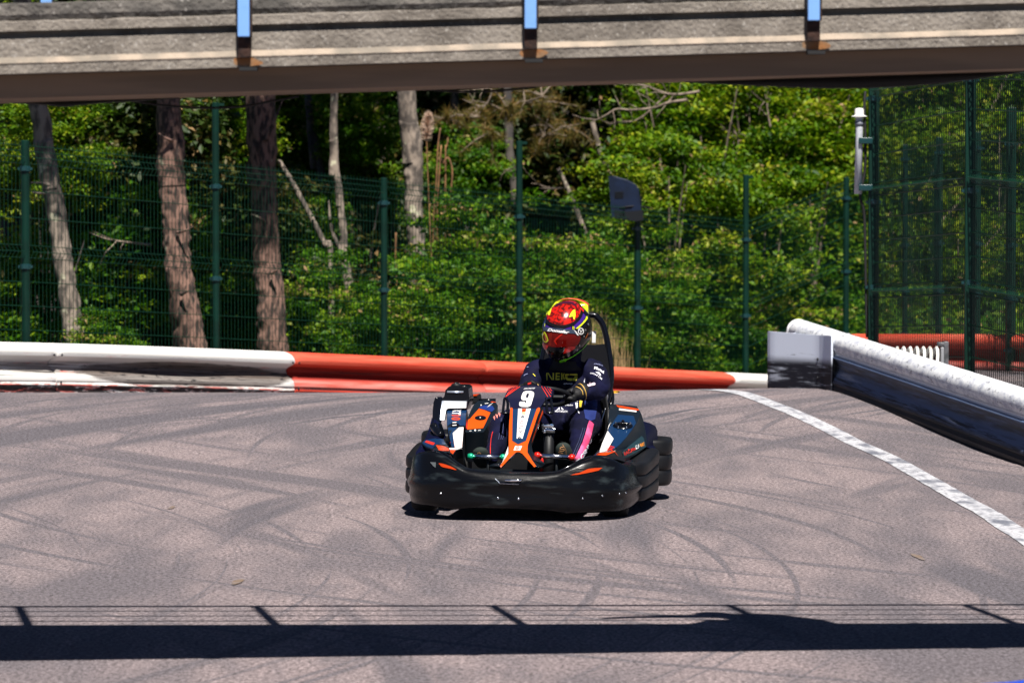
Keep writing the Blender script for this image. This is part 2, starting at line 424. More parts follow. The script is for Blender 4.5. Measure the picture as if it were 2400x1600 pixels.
# two thin cables sagging below the beam
for lab, pp in (("thin black cable sagging under the left half of the footbridge", [(240, 228), (320, 238), (400, 249), (500, 253), (580, 248), (640, 237), (700, 226)]),
                ("thin black cable sagging under the middle of the footbridge", [(900, 203), (980, 208), (1080, 215), (1180, 212), (1290, 199), (1400, 188)])):
    r_ = [W(a, b, 15.32) for a, b in pp]
    c0 = r_[0].copy()
    o = MB().tube([p - c0 for p in catmull(r_, 6)], 0.0042, 6).build("cable", M_BLACK, None, smooth=True); o.location = c0
    tag(o, lab, "cable", "cables under the footbridge")

# ------------------------------------------------------------------ plastic barriers
def scuffed(name, base, marks, patch=None):
    """paint with rubber streaks, plus painted light and shade bands, that run along the section (generated X is the length)"""
    m = bpy.data.materials.new(name); m.use_nodes = True; nt = m.node_tree; b = nt.nodes["Principled BSDF"]; L = nt.links
    tc = nt.nodes.new("ShaderNodeTexCoord"); col = None
    sp = nt.nodes.new("ShaderNodeSeparateXYZ"); L.new(tc.outputs["UV"], sp.inputs[0])   # u: metres along, v: 0 top to 1 foot
    for (c, su, sv, lo, hi, amp, v0, v1, v2, v3) in marks:
        cx = nt.nodes.new("ShaderNodeMapping"); cx.inputs["Scale"].default_value = (su, sv, 1); L.new(tc.outputs["UV"], cx.inputs[0])
        n = nt.nodes.new("ShaderNodeTexNoise"); n.inputs["Scale"].default_value = 1; n.inputs["Detail"].default_value = 6; n.inputs["Roughness"].default_value = 0.65
        n.inputs["Distortion"].default_value = 0.4
        L.new(cx.outputs[0], n.inputs["Vector"])
        mr = nt.nodes.new("ShaderNodeMapRange"); mr.interpolation_type = 'SMOOTHSTEP'; mr.inputs["From Min"].default_value = lo; mr.inputs["From Max"].default_value = hi; mr.inputs["To Max"].default_value = amp
        L.new(n.outputs["Fac"], mr.inputs["Value"])
        w = nt.nodes.new("ShaderNodeMapRange"); w.interpolation_type = 'SMOOTHSTEP'; w.inputs["From Min"].default_value = v0; w.inputs["From Max"].default_value = v1; L.new(sp.outputs[1], w.inputs["Value"])
        w2 = nt.nodes.new("ShaderNodeMapRange"); w2.interpolation_type = 'SMOOTHSTEP'; w2.inputs["From Min"].default_value = v2; w2.inputs["From Max"].default_value = v3; w2.inputs["To Min"].default_value = 1; w2.inputs["To Max"].default_value = 0; L.new(sp.outputs[1], w2.inputs["Value"])
        mu = nt.nodes.new("ShaderNodeMath"); mu.operation = 'MULTIPLY'; L.new(mr.outputs[0], mu.inputs[0]); L.new(w.outputs[0], mu.inputs[1])
        mu2 = nt.nodes.new("ShaderNodeMath"); mu2.operation = 'MULTIPLY'; L.new(mu.outputs[0], mu2.inputs[0]); L.new(w2.outputs[0], mu2.inputs[1])
        mx = nt.nodes.new("ShaderNodeMix"); mx.data_type = 'RGBA'; L.new(mu2.outputs[0], mx.inputs["Factor"]); mx.inputs["B"].default_value = (*c, 1)
        if col is None: mx.inputs["A"].default_value = (*base, 1)
        else: L.new(col, mx.inputs["A"])
        col = mx.outputs["Result"]
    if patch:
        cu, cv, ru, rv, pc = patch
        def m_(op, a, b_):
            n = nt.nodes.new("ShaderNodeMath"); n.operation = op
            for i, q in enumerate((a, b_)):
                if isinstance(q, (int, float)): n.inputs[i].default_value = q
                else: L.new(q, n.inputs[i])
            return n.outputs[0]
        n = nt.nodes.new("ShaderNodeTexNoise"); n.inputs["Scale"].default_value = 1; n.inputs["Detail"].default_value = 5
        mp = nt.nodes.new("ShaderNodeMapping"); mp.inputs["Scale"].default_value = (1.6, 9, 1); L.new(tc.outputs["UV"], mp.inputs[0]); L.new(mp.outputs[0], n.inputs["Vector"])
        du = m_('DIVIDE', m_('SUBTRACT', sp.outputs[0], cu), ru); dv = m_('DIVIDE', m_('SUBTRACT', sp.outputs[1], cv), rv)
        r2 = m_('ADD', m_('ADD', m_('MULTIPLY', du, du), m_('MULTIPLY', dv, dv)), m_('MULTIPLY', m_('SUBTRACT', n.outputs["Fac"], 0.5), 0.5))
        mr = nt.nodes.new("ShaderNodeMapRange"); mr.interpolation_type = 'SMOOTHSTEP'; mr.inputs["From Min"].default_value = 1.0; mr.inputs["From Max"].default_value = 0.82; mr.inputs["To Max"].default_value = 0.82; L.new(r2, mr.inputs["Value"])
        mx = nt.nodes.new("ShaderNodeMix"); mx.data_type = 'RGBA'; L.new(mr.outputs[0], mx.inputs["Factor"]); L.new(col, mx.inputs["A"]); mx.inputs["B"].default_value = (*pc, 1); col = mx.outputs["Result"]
        # thin rubber lines crossing the patch
        mp = nt.nodes.new("ShaderNodeMapping"); mp.inputs["Scale"].default_value = (1.0, 16, 1); mp.inputs["Rotation"].default_value = (0, 0, 0.10); L.new(tc.outputs["UV"], mp.inputs[0])
        n = nt.nodes.new("ShaderNodeTexNoise"); n.inputs["Scale"].default_value = 1.3; n.inputs["Detail"].default_value = 3; n.inputs["Distortion"].default_value = 0.8; L.new(mp.outputs[0], n.inputs["Vector"])
        ln = m_('MULTIPLY', m_('LESS_THAN', m_('ABSOLUTE', m_('SUBTRACT', n.outputs["Fac"], 0.5), 0), 0.016), m_('LESS_THAN', r2, 1.0))
        mx = nt.nodes.new("ShaderNodeMix"); mx.data_type = 'RGBA'; L.new(ln, mx.inputs["Factor"]); L.new(col, mx.inputs["A"]); mx.inputs["B"].default_value = (0.015, 0.015, 0.018, 1); col = mx.outputs["Result"]
    L.new(col, b.inputs["Base Color"]); b.inputs["Roughness"].default_value = 0.68; b.inputs["Specular IOR Level"].default_value = 0.18
    return m
K_ = (0.012, 0.012, 0.015)
WMARKS = [
    ((0.16, 0.125, 0.10), 0.5, 5, 0.34, 0.58, 0.8, 0.33, 0.40, 0.56, 0.66),  # hollow: brown grime, darkened further by painted shade of the top bulge
    (K_, 1.2, 22, 0.52, 0.62, 0.9, 0.34, 0.42, 0.60, 0.72),
    ((0.55, 0.08, 0.06), 2.0, 14, 0.60, 0.66, 0.8, 0.16, 0.3, 0.9, 1.0),
    ((0.55, 0.06, 0.04), 3.0, 10, 0.46, 0.54, 0.9, 0.78, 0.84, 1.2, 1.3),
    (K_, 4.0, 9, 0.42, 0.50, 0.95, 0.80, 0.87, 1.2, 1.3),
    (K_, 2.0, 40, 0.50, 0.58, 0.9, 0.76, 0.785, 0.80, 0.825)]
M_WHITE = scuffed("white barrier plastic", (0.74, 0.73, 0.70), WMARKS)
M_WHITE_D = scuffed("white barrier plastic, dented", (0.74, 0.73, 0.70), WMARKS, (1.75, 0.57, 1.50, 0.27, (0.085, 0.062, 0.052)))  # dark oval in the dent: grime plus painted shade from the bulge above
M_RED = scuffed("red barrier plastic", (0.60, 0.058, 0.030), [
    ((0.74, 0.27, 0.23), 0.9, 6, 0.26, 0.6, 0.9, 0.52, 0.62, 0.74, 0.79),  # sunlit lower bulge, painted as a paler pink band
    ((0.68, 0.15, 0.09), 0.7, 7, 0.32, 0.64, 0.85, -0.2, -0.1, 0.2, 0.28),  # lit top edge, painted orange-pink
    ((0.26, 0.016, 0.010), 1.3, 9, 0.12, 0.45, 0.9, 0.29, 0.35, 0.56, 0.66),  # shade in the hollow, painted as a dark red band
    ((0.08, 0.010, 0.008), 0.8, 14, 0.46, 0.62, 0.85, 0.30, 0.36, 0.52, 0.60),
    (K_, 1.2, 30, 0.36, 0.46, 0.95, 0.755, 0.775, 0.81, 0.83),
    (K_, 2.5, 12, 0.44, 0.54, 0.85, 0.87, 0.93, 1.2, 1.3)])
M_WHITE_R = scuffed("grimy white barrier plastic", (0.74, 0.75, 0.76), [
    ((0.36, 0.38, 0.46), 7.0, 9, 0.40, 0.66, 0.85, -0.2, -0.1, 0.26, 0.32),
    ((0.10, 0.10, 0.12), 9.0, 16, 0.57, 0.66, 0.8, -0.2, -0.1, 0.26, 0.32),
    ((0.06, 0.10, 0.20), 0.7, 12, 0.15, 0.45, 0.96, 0.33, 0.36, 1.2, 1.3),  # face dirt plus its blue sky-lit shade, both put into the colour
    ((0.035, 0.034, 0.032), 1.5, 20, 0.30, 0.6, 0.85, 0.38, 0.42, 0.56, 0.64),
    (K_, 1.5, 30, 0.48, 0.58, 0.9, 0.62, 0.70, 1.2, 1.3),
    (K_, 0.5, 6, 0.26, 0.38, 0.95, 0.70, 0.80, 1.2, 1.3)])
M_CAP = scuffed("white cap with rubber marks", (0.64, 0.69, 0.80), [
    ((0.004, 0.004, 0.010), 2.0, 10, 0.2, 0.5, 0.99, 0.36, 0.54, 1.3, 1.4),
    (K_, 3.0, 22, 0.60, 0.64, 0.9, 0.30, 0.36, 0.5, 0.6)])
BPROF = [(-0.25, 0.0), (-0.25, 0.34), (-0.235, 0.375), (-0.20, 0.39), (-0.06, 0.392), (-0.01, 0.388), (0.028, 0.374), (0.05, 0.352), (0.06, 0.328), (0.058, 0.314), (0.054, 0.312), (0.058, 0.309),
         (0.054, 0.292), (0.024, 0.276), (-0.014, 0.260), (-0.036, 0.240), (-0.036, 0.218), (-0.018, 0.194), (0.020, 0.166), (0.046, 0.142), (0.054, 0.118), (0.053, 0.098), (0.046, 0.091), (0.046, 0.085), (0.055, 0.079),
         (0.062, 0.064), (0.056, 0.048), (0.046, 0.03), (0.042, 0.0), (0.042, -0.04)]
def barrier(name, A, B, m, label, cat="barrier", group=None, prof=BPROF, scale=1.0, dent=0.0, nseg=40, front=None, bevel_end=True, zlin=None):
    """a barrier section from A to B along the ground; front: unit vector towards the track"""
    A = Vector(A); B = Vector(B); d = (B - A); d.z = 0; L = d.length; d.normalize()
    f = Vector((d.y, -d.x, 0)) if front is None else front
    root = A.copy(); root.z = terr(A.x, A.y) if zlin is None else zlin[0]
    rings = []; uvs = []
    for i in range(nseg + 1):
        t = i / nseg; c = A + (B - A) * t; z0 = terr(c.x, c.y) if zlin is None else zlin[0] + (zlin[1] - zlin[0]) * t
        e = min(t, 1 - t) * L
        pinch = 0.012 * (1 - sm(0, 0.03, e)) if bevel_end else 0
        g = math.sin(math.pi * sm(0.05, 0.98, t)) ** 2 * dent
        ring = []; uv = []
        acc = 0
        for (o, h) in prof:
            oo = o
            if 0.12 < h < 0.30 and o > -0.1: oo = o - g * math.exp(-((h - 0.19) / 0.055) ** 2)
            hh = h
            if g and h < 0.13: hh = h + 0.05 * g * math.sin(math.pi * min(1, h / 0.13))
            oo -= pinch if o > -0.1 else -pinch
            hh -= pinch if h > 0.3 else 0
            w = 0.004 * mnoise.noise(Vector((c.x * 2.1, c.y * 2.1, h * 4)))
            p = Vector((c.x, c.y, z0)) + f * (oo * scale + w) + Vector((0, 0, hh * scale))
            ring.append(p - root); uv.append((t * L, 1 - h / prof[4][1]))
        rings.append(ring); uvs.append(uv)
    n = len(prof); vs = [v for r_ in rings for v in r_]; fl = [u for r_ in uvs for u in r_]
    fs = [(i * n + j, i * n + j + 1, (i + 1) * n + j + 1, (i + 1) * n + j) for i in range(nseg) for j in range(n - 1)]
    fs += [tuple(range(n)), tuple(range(nseg * n, nseg * n + n))]
    me = bpy.data.meshes.new(name); me.from_pydata([tuple(v) for v in vs], [], fs)
    uvl = me.uv_layers.new(name="along")
    for lp in me.loops: uvl.data[lp.index].uv = fl[lp.vertex_index]
    o = fin(name, me, m, None, auto=35); o.location = root
    tag(o, label, cat, group); return o
def on_line(px):                                            # point of the far barrier line seen in column px
    k = (px - 1200) / F_PX; Y = 39.25 / (1 - 1.54 * k); return Vector((k * Y, Y, 0))
GB = "plastic barrier sections below the green fence"
pA, pB, pC, pD = on_line(-420), on_line(122), on_line(681), on_line(1716)
gap = (pC - pB).normalized() * 0.006
bz0 = barrier("barrier_section", on_line(-1500), pA - gap, M_RED, "red barrier section beyond the left edge of the photo", group=GB)
b0 = barrier("barrier_section", pA, pB - gap, M_WHITE, "white barrier section cut off by the left edge of the photo", group=GB)
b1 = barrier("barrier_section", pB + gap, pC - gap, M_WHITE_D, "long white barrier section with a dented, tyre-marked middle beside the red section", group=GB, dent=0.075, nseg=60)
pM = on_line(1130)
b2 = barrier("barrier_section", pC + gap, pM - gap, M_RED, "red barrier section joined to the long dented white one", group=GB, dent=0.012)
b3 = barrier("barrier_section", pM + gap, pD - gap, M_RED, "red barrier section passing behind the kart driver", group=GB)
b4 = barrier("barrier_section", pD + gap, on_line(1900), M_WHITE, "short white barrier end between the red section and the scuffed end cap", group=GB, nseg=16)
M_BOLT = mat("bolt", (0.03, 0.03, 0.035), 0.4, 0.8)
for (sec, P, d_) in ((b0, pB - gap * 8, 0.30), (b1, pB + gap * 8, 0.30), (b1, pC - gap * 8, 0.30), (b2, pC + gap * 8, 0.30), (b1, pB + gap * 6, 0.085), (b2, pC + gap * 6, 0.085)):
    dd = (pC - pB).normalized(); f = Vector((dd.y, -dd.x, 0)); c = P + f * 0.058; c.z = terr(P.x, P.y) + d_
    q = f.to_track_quat('Z', 'Y').to_matrix()
    MB().lathe([(0.0, -0.004), (0.009, -0.004), (0.009, 0.003), (0.005, 0.006), (0.0, 0.006)], c - Vector(sec.location), q, 10).build("bolt", M_BOLT, sec, smooth=True)

# barrier on the right: round top tube over a grimy hollow face, running towards the camera
RP = [(-0.20, 0.0), (-0.20, 0.36)]
for k in range(13):
    a = R(200 - k * 20); RP.append((-0.095 + 0.095 * math.cos(a), 0.375 + 0.088 * math.sin(a)))
RP += [(-0.012, 0.325), (-0.022, 0.312), (-0.010, 0.300), (0.004, 0.294), (0.006, 0.288), (-0.022, 0.270), (-0.045, 0.235), (-0.046, 0.205), (-0.030, 0.170), (-0.006, 0.135), (0.006, 0.112), (0.006, 0.098), (-0.004, 0.088), (0.0, 0.075), (0.008, 0.062), (0.004, 0.045), (-0.006, 0.03), (-0.008, -0.05)]
rA = Vector((2.40, 31.95, 0)); rB = Vector((3.12, 25.8, 0)); rD = (rB - rA).normalized(); rN = Vector((rD.y, -rD.x, 0))
if rN.x > 0: rN = -rN
prof = [(o, h) for (o, h) in RP]
prof4 = prof[:]; 
def barrier_r(A, B, label):
    global BPROF
    o = barrier("barrier_section", A, B, M_WHITE_R, label, group="barrier along the right edge", prof=[(a, b) for a, b in prof], scale=1.02, front=rN, nseg=60)
    return o
# uv reference height is that of the tube top
prof[4] = (prof[4][0], prof[4][1])
_hmax = max(h for _, h in prof)
prof = [(o, h) for o, h in prof]
def _rb(A, B, label):
    global prof
    p2 = list(prof); 
    idx = [h for _, h in p2].index(_hmax)
    return p2, idx
p2 = list(prof)
i4 = [h for _, h in p2].index(_hmax)
while i4 > 4: p2.pop(2); i4 -= 1
r1 = barrier("barrier_section", rA - rD * 1.9, rB, M_WHITE_R, "scuffed white round-topped barrier section running forward from the square end cap", group="barrier along the right edge", prof=p2, scale=1.02, front=rN, nseg=80, zlin=(0.145, -0.03))
r2 = barrier("barrier_section", rB + rD * 0.02, rB + rD * 6.0, M_WHITE_R, "scuffed white round-topped barrier section leaving the photo at the right edge", group="barrier along the right edge", prof=p2, scale=1.02, front=rN, nseg=60, zlin=(-0.03, -0.03))
# rounded end of the tube
e = rA - rD * 1.9; z0 = 0.145
mb = MB(); cen = e - rN * 0.095 * 1.02; cen.z = z0 + 0.375 * 1.02
rings = []
for k in range(7):
    a = R(90 * k / 6); ring = []
    for j in range(20):
        t = 2 * math.pi * j / 20
        ring.append(cen - rD * 0.05 * math.sin(a) + (rN * math.cos(t) * 0.096 + Vector((0, 0, 1)) * math.sin(t) * 0.090) * max(0.03, math.cos(a)) - Vector(r1.location))
    rings.append(ring)
mb.loft(rings); mb.build("tube_end", M_WHITE_R, r1, smooth=True)
# square wrap-around end cap
c1 = W(1797, 910, 32.95); c2 = W(1926, 921, 32.25); c3 = rA + rN * 0.03 + rD * 0.05
plan = [Vector((c1.x + 0.32, c1.y + 0.62, 0)), Vector((c1.x + 0.06, c1.y + 0.20, 0)), Vector((c1.x, c1.y, 0)), Vector((c2.x, c2.y, 0)), Vector((c3.x + 0.012, c3.y, 0))]
inner = []
base = Vector((c2.x, c2.y, terr(c2.x, c2.y)))
mb = MB(); vs = []; uv = []
n = len(plan)
dense = []
plan = plan[:2] + [plan[2].lerp(plan[1], .12), plan[2].lerp(plan[3], .06)] + [plan[3].lerp(plan[2], .05), plan[3].lerp(plan[4], .22)] + plan[4:]
n = len(plan)
for i in range(n - 1):
    m_ = 8
    for k in range(m_): dense.append(plan[i].lerp(plan[i + 1], k / m_))
dense.append(plan[-1])
hcap = 0.445; acc = 0; rows = [1.0, 0.995, 0.75, 0.5, 0.25, 0.0]
th = 0.014
outer = []; nrm = []
for i, p in enumerate(dense):
    t = (dense[min(i + 1, len(dense) - 1)] - dense[max(i - 1, 0)]).normalized(); nn = Vector((t.y, -t.x, 0))
    nrm.append(nn)
vs = []; fl = []
for i, p in enumerate(dense):
    if i: acc += (p - dense[i - 1]).length
    kx = min(1, max(0, (p.x - c1.x) / (c2.x - c1.x)))
    zt = W(1797 + 133 * kx, 776 + 10 * kx, max(p.y, 32)).z - base.z if i > 12 else (W(1797, 776, 33.25).z - base.z - 0.02)
    zb = terr(p.x, p.y) - 0.03 - base.z
    q = p - Vector((base.x, base.y, 0))
    for s_ in (0, 1):
        for r_ in (rows if s_ == 0 else rows[::-1]):
            o_ = q - nrm[i] * (th if s_ else 0)
            vs.append((o_.x, o_.y, zb + (zt - zb) * r_)); fl.append((acc, 1 - r_))
n2 = 2 * len(rows)
fs = []
for i in range(len(dense) - 1):
    for j in range(n2): fs.append((i * n2 + j, i * n2 + (j + 1) % n2, (i + 1) * n2 + (j + 1) % n2, (i + 1) * n2 + j))
fs += [tuple(range(n2)), tuple(range((len(dense) - 1) * n2, len(dense) * n2))]
me = bpy.data.meshes.new("end_cap"); me.from_pydata(vs, [], fs); uvl = me.uv_layers.new(name="along")
for lp in me.loops: uvl.data[lp.index].uv = fl[lp.vertex_index]
cap = fin("barrier_end_cap", me, M_CAP, auto=50); cap.location = base
tag(cap, "square white end cap with a blackened lower half at the near end of the far barrier", "barrier cap")
cap["label"] = "square white end cap with blackened lower half wrapped round the end of the right barrier"

for (fx, fz) in ((0.93, 0.22), (0.93, 0.08)):
    q = c1.lerp(c2, fx); dq = (c2 - c1); dq.z = 0; dq.normalize(); nq = Vector((dq.y, -dq.x, 0))
    MB().lathe([(0, -0.004), (0.011, -0.004), (0.011, 0.004), (0.006, 0.008), (0, 0.008)], Vector((q.x, q.y, base.z + fz)) + nq * 0.002 - base, nq.to_track_quat('Z', 'Y').to_matrix(), 10).build("bolt", M_BOLT, cap, smooth=True)
# red barriers of the next bend, seen through the right fence
GR = "red barriers behind the right fence"
A_ = W(1985, 880, 39.5); B_ = W(2330, 890, 37.0); C_ = W(2700, 900, 34.5)
barrier("barrier_section", A_, B_, M_RED, "red barrier section behind the right fence, beside the coil spring", group=GR, front=Vector((-0.3, -0.95, 0)).normalized(), zlin=(A_.z - 0.01, B_.z))
barrier("barrier_section", B_ + (C_ - B_).normalized() * 0.02, C_, M_RED, "red barrier section behind the right fence, at the right edge of the photo", group=GR, front=Vector((-0.3, -0.95, 0)).normalized(), zlin=(B_.z, C_.z))
D_ = W(1842, 880, 40.9)
barrier("barrier_section", D_, A_ - (A_ - D_).normalized() * 0.02, M_WHITE_R, "dirty pale barrier section just behind the round barrier top", group=GR, front=Vector((-0.3, -0.95, 0)).normalized(), zlin=(A_.z - 0.02, A_.z - 0.01))

# coil spring and its dark post behind the right barrier
M_COIL = mat("white flaking paint", (0.72, 0.72, 0.68), 0.5, col2=(0.30, 0.16, 0.08), nscale=14, lo=0.6, hi=0.68)
M_STEEL = mat("dark steel", (0.05, 0.055, 0.06), 0.5, 0.3, col2=(0.12, 0.12, 0.13), nscale=10)
YS = 30.6; s_ = F_PX / YS
cs = W(2150, 862, YS); pts = []
for k in range(7 * 14 + 1):
    a = 2 * math.pi * k / 14; t = k / (7 * 14)
    ax = (t - 0.5) * 0.33
    pts.append(Vector((ax + 0.02 * math.cos(a), -math.sin(a) * 0.115, math.cos(a) * 0.135 + 0.01)))
g0 = terr(cs.x, cs.y)
spring = empty("coil_spring", (cs.x, cs.y, g0), "white flaking coil spring on a dark steel post behind the right barrier", "spring")
MB().tube([p + Vector((0, 0, cs.z - g0)) for p in pts], 0.0115, 8).build("coil", M_COIL, spring, smooth=True)
MB().bbox((0.205, 0.02, (cs.z + 0.19 - g0) / 2 + 0.0), (0.035, 0.10, cs.z + 0.19 - g0), 0.006).bbox((0.17, 0.02, cs.z - g0 + 0.17), (0.05, 0.10, 0.03), 0.008).build("mounting_post", M_STEEL, spring, auto=40)
MB().bbox((0.176, 0.0, cs.z - g0 + 0.02), (0.022, 0.09, 0.26), 0.004).build("mounting_plate", mat("galvanised plate", (0.30, 0.31, 0.33), 0.5, 0.4), spring, auto=40)

# ------------------------------------------------------------------ green mesh fences
def panel_mesh(width, height, folds, wires_gap=0.05, rad=0.0024):
    prof = [(0.0, 0.0)]
    for h in folds:
        prof += [(0.0, h - 0.05), (-0.03, h), (0.0, h + 0.05)]
    prof.append((0.0, height + 0.025))
    mb = MB(); nw = int(width / wires_gap)
    for i in range(nw + 1):
        x = (i + 0.5) * width / (nw + 1)
        mb.tube([(x, y, z) for (y, z) in prof], rad, 3, cap=False, up=(1, 0, 0))
    hz = []
    for h in folds: hz += [(0.0, h - 0.05), (-0.03, h), (0.0, h + 0.05)]
    z = 0.1
    prev = 0.0
    for a, b in zip([0.0] + [f + 0.05 for f in folds], [f - 0.05 for f in folds] + [height]):
        k = max(1, round((b - a) / 0.2))
        for i in range(1, k): hz.append((0.0, a + (b - a) * i / k))
    hz.append((0.0, height - 0.005)); hz.append((0.0, 0.01))
    for (y, zz) in hz:
        mb.tube([(0, y - 0.005, zz), (width, y - 0.005, zz)], rad * 1.1, 4, cap=False)
    me = bpy.data.meshes.new("mesh_panel"); me.from_pydata([tuple(v) for v in mb.v], [], mb.f); me.materials.append(M_WIRE); return me
def post_with_clamps(parent, p, h, r, clamps, label=None, square=False):
    mb = MB()
    if square: mb.bbox((p.x, p.y, p.z + h / 2 - 0.15), (2 * r, 2 * r, h + 0.3), 0.006)
    else: mb.lathe([(0, -0.3), (r, -0.3), (r, h - 0.006), (r * 0.8, h), (0, h)], p, None, 14)
    po = mb.build("post", M_GREEN, parent, auto=40)
    if label: po["label"] = label
    for z in clamps:
        MB().lathe([(r + 0.001, -0.022), (r + 0.008, -0.02), (r + 0.009, 0.0), (r + 0.008, 0.02), (r + 0.001, 0.022)], (p.x, p.y, p.z + z), None, 14).box((p.x, p.y - r - 0.008, p.z + z), (0.035, 0.016, 0.03)).box((p.x + r + 0.012, p.y, p.z + z), (0.022, 0.03, 0.022)).box((p.x - r - 0.012, p.y, p.z + z), (0.022, 0.03, 0.022)).build("clamp", M_CLAMP, po)
    return po
def fpost(px): k = (px - 1200) / F_PX; Y = (34.5 + 1.54 * 3.93) / (1 - 1.54 * k); return Vector((k * Y, Y, 0))
P0, P6 = fpost(60), fpost(1983)
fposts = [fpost(p) for p in (60, 506, 900, 1217, 1494, 1748, 1983)]
fdir = (P6 - P0).normalized()
fposts = [fposts[0] - fdir * 2.2] + fposts + [fposts[-1] + fdir * 2.1]
root = Vector((fposts[1].x, fposts[1].y, terr(fposts[1].x, fposts[1].y)))
fence = empty("mesh_fence", root, "long green wire mesh fence behind the red and white barriers", "fence")
tops = {2: 240, 4: 330, 6: 410}
FH = 2.03
cache = {}
for i, p in enumerate(fposts):
    z0 = terr(p.x, p.y); q = Vector((p.x, p.y, z0)) - root
    h = FH + 0.02; lab = None
    if i in tops:
        h = W(0, tops[i], p.y).z - z0; lab = "fence post taller than its neighbours"
    po = post_with_clamps(fence, q, h, 0.036 if i in (1,) else 0.031, (0.30, 1.03, 1.82) , lab)
    if i in tops: MB().box((q.x + 0.05, q.y, q.z + h - 0.02), (0.05, 0.03, 0.025)).build("hook", M_GREEN, po)
    if i < len(fposts) - 1:
        d = fposts[i + 1] - p; wdt = round(d.length - 0.09, 2)
        if wdt not in cache: cache[wdt] = panel_mesh(wdt, FH - 0.07, (0.22, 1.10, 1.86), rad=0.0027)
        o = bpy.data.objects.new("mesh_panel", cache[wdt]); COL.objects.link(o); o.parent = fence
        z1 = terr(fposts[i + 1].x, fposts[i + 1].y)
        dd = d.normalized()
        Mx = Matrix(((dd.x, -dd.y, 0, 0), (dd.y, dd.x, 0, 0), ((z1 - z0) / d.length, 0, 1, 0), (0, 0, 0, 1)))
        # a panel follows the slope: its foot is sheared, its wires stay upright
        me = cache[wdt].copy(); me.transform(Mx); o.data = me
        o.location = q + dd * 0.045 + Vector((0, 0, 0.05))
# right fence: nearer, taller, running towards the camera
ra, rb = W(2046, 800, 34.0), W(2272, 880, 31.6)
rdir = Vector((rb.x - ra.x, rb.y - ra.y, 0)); rl = rdir.length; rdir.normalize()
rposts = [Vector((ra.x, ra.y, 0)) + rdir * rl * k for k in range(0, 5)]
root = Vector((ra.x, ra.y, terr(ra.x, ra.y)))
rf = empty("mesh_fence", root, "tall green wire mesh fence on the right, running forward behind the round-topped barrier", "fence")
pm = panel_mesh(rl - 0.11, 2.43, (0.75, 1.56, 2.34), wires_gap=0.045, rad=0.0046)
for i, p in enumerate(rposts):
    z0 = terr(p.x, p.y); q = Vector((p.x, p.y, z0)) - root
    post_with_clamps(rf, q, 2.56, 0.040, (0.12, 0.80, 1.48, 2.30), square=True)
    if i < len(rposts) - 1:
        z1 = terr(rposts[i + 1].x, rposts[i + 1].y)
        o = bpy.data.objects.new("mesh_panel", pm.copy()); COL.objects.link(o); o.parent = rf
        o.data.transform(Matrix(((rdir.x, -rdir.y, 0, 0), (rdir.y, rdir.x, 0, 0), ((z1 - z0) / rl, 0, 1, 0), (0, 0, 0, 1))))
        o.location = q + rdir * 0.055 + Vector((0, 0, 0.02))
# farther fence seen through it
sp_ = [W(2120, 860, 43.2), W(2199, 860, 41.0), W(2290, 860, 38.8), W(2368, 900, 36.7), W(2470, 900, 34.6)]
root = Vector((sp_[0].x, sp_[0].y, terr(sp_[0].x, sp_[0].y)))
sf = empty("mesh_fence", root, "farther green mesh fence seen through the tall right fence", "fence")
for i, p in enumerate(sp_):
    z0 = terr(p.x, p.y); q = Vector((p.x, p.y, z0)) - root
    top = W(0, 252, 36.7).z - terr(sp_[3].x, sp_[3].y) if i == 3 else 2.1
    post_with_clamps(sf, q, top, 0.040 if i == 3 else 0.03, (0.18, 0.62, 1.08, 1.95), square=True)
    if i < len(sp_) - 1:
        d = Vector((sp_[i + 1].x - p.x, sp_[i + 1].y - p.y, 0)); dd = d.normalized(); z1 = terr(sp_[i + 1].x, sp_[i + 1].y)
        o = bpy.data.objects.new("mesh_panel", panel_mesh(d.length - 0.09, 2.03, (0.22, 1.10, 1.90), 0.13)); COL.objects.link(o); o.parent = sf
        o.data.transform(Matrix(((dd.x, -dd.y, 0, 0), (dd.y, dd.x, 0, 0), ((z1 - z0) / d.length, 0, 1, 0), (0, 0, 0, 1))))
        o.location = q + dd * 0.045 + Vector((0, 0, 0.03))

# ------------------------------------------------------------------ floodlight on its fence post, white tube aerial on the right fence
M_FLOOD = mat("blue grey housing", (0.004, 0.011, 0.032), 0.5, spec=0.25, col2=(0.003, 0.008, 0.022), nscale=6)
M_DARK = mat("dark metal", (0.006, 0.008, 0.010), 0.5, spec=0.25)
fp = fposts[5]; zt = terr(fp.x, fp.y) + FH + 0.02; YF = fp.y
fl = empty("floodlight", (fp.x, fp.y, zt), "blue-grey floodlight housing with louvres on a post of the green fence", "floodlight")
def FL(px, py, dy=0.0): return W(px, py, YF + dy) - Vector((fp.x, fp.y, zt))
side = [(1428, 414), (1438, 412), (1470, 421), (1490, 432), (1498, 445), (1502, 485), (1505, 515), (1490, 517), (1470, 515), (1436, 508), (1432, 470)]
def prism(pts, dy0, dy1):
    a = [FL(x, y, dy0) for x, y in pts]; b = [FL(x, y, dy1) for x, y in pts]; n = len(pts)
    return MB().add(a + b, [tuple(range(n)), tuple(range(n, 2 * n))] + [(i, (i + 1) % n, n + (i + 1) % n, n + i) for i in range(n)])
o = prism(side, -0.20, 0.16).build("housing", M_FLOOD, fl); bv = o.modifiers.new("b", 'BEVEL'); bv.width = 0.008; bv.segments = 2
prism([(1426, 413), (1439, 411), (1440, 508), (1434, 512)], -0.215, 0.175).build("lamp_frame", M_FLOOD, fl)
prism([(1440, 492), (1470, 496), (1507, 492), (1508, 516), (1490, 519), (1440, 511)], -0.212, 0.168).build("bracket", M_DARK, fl)
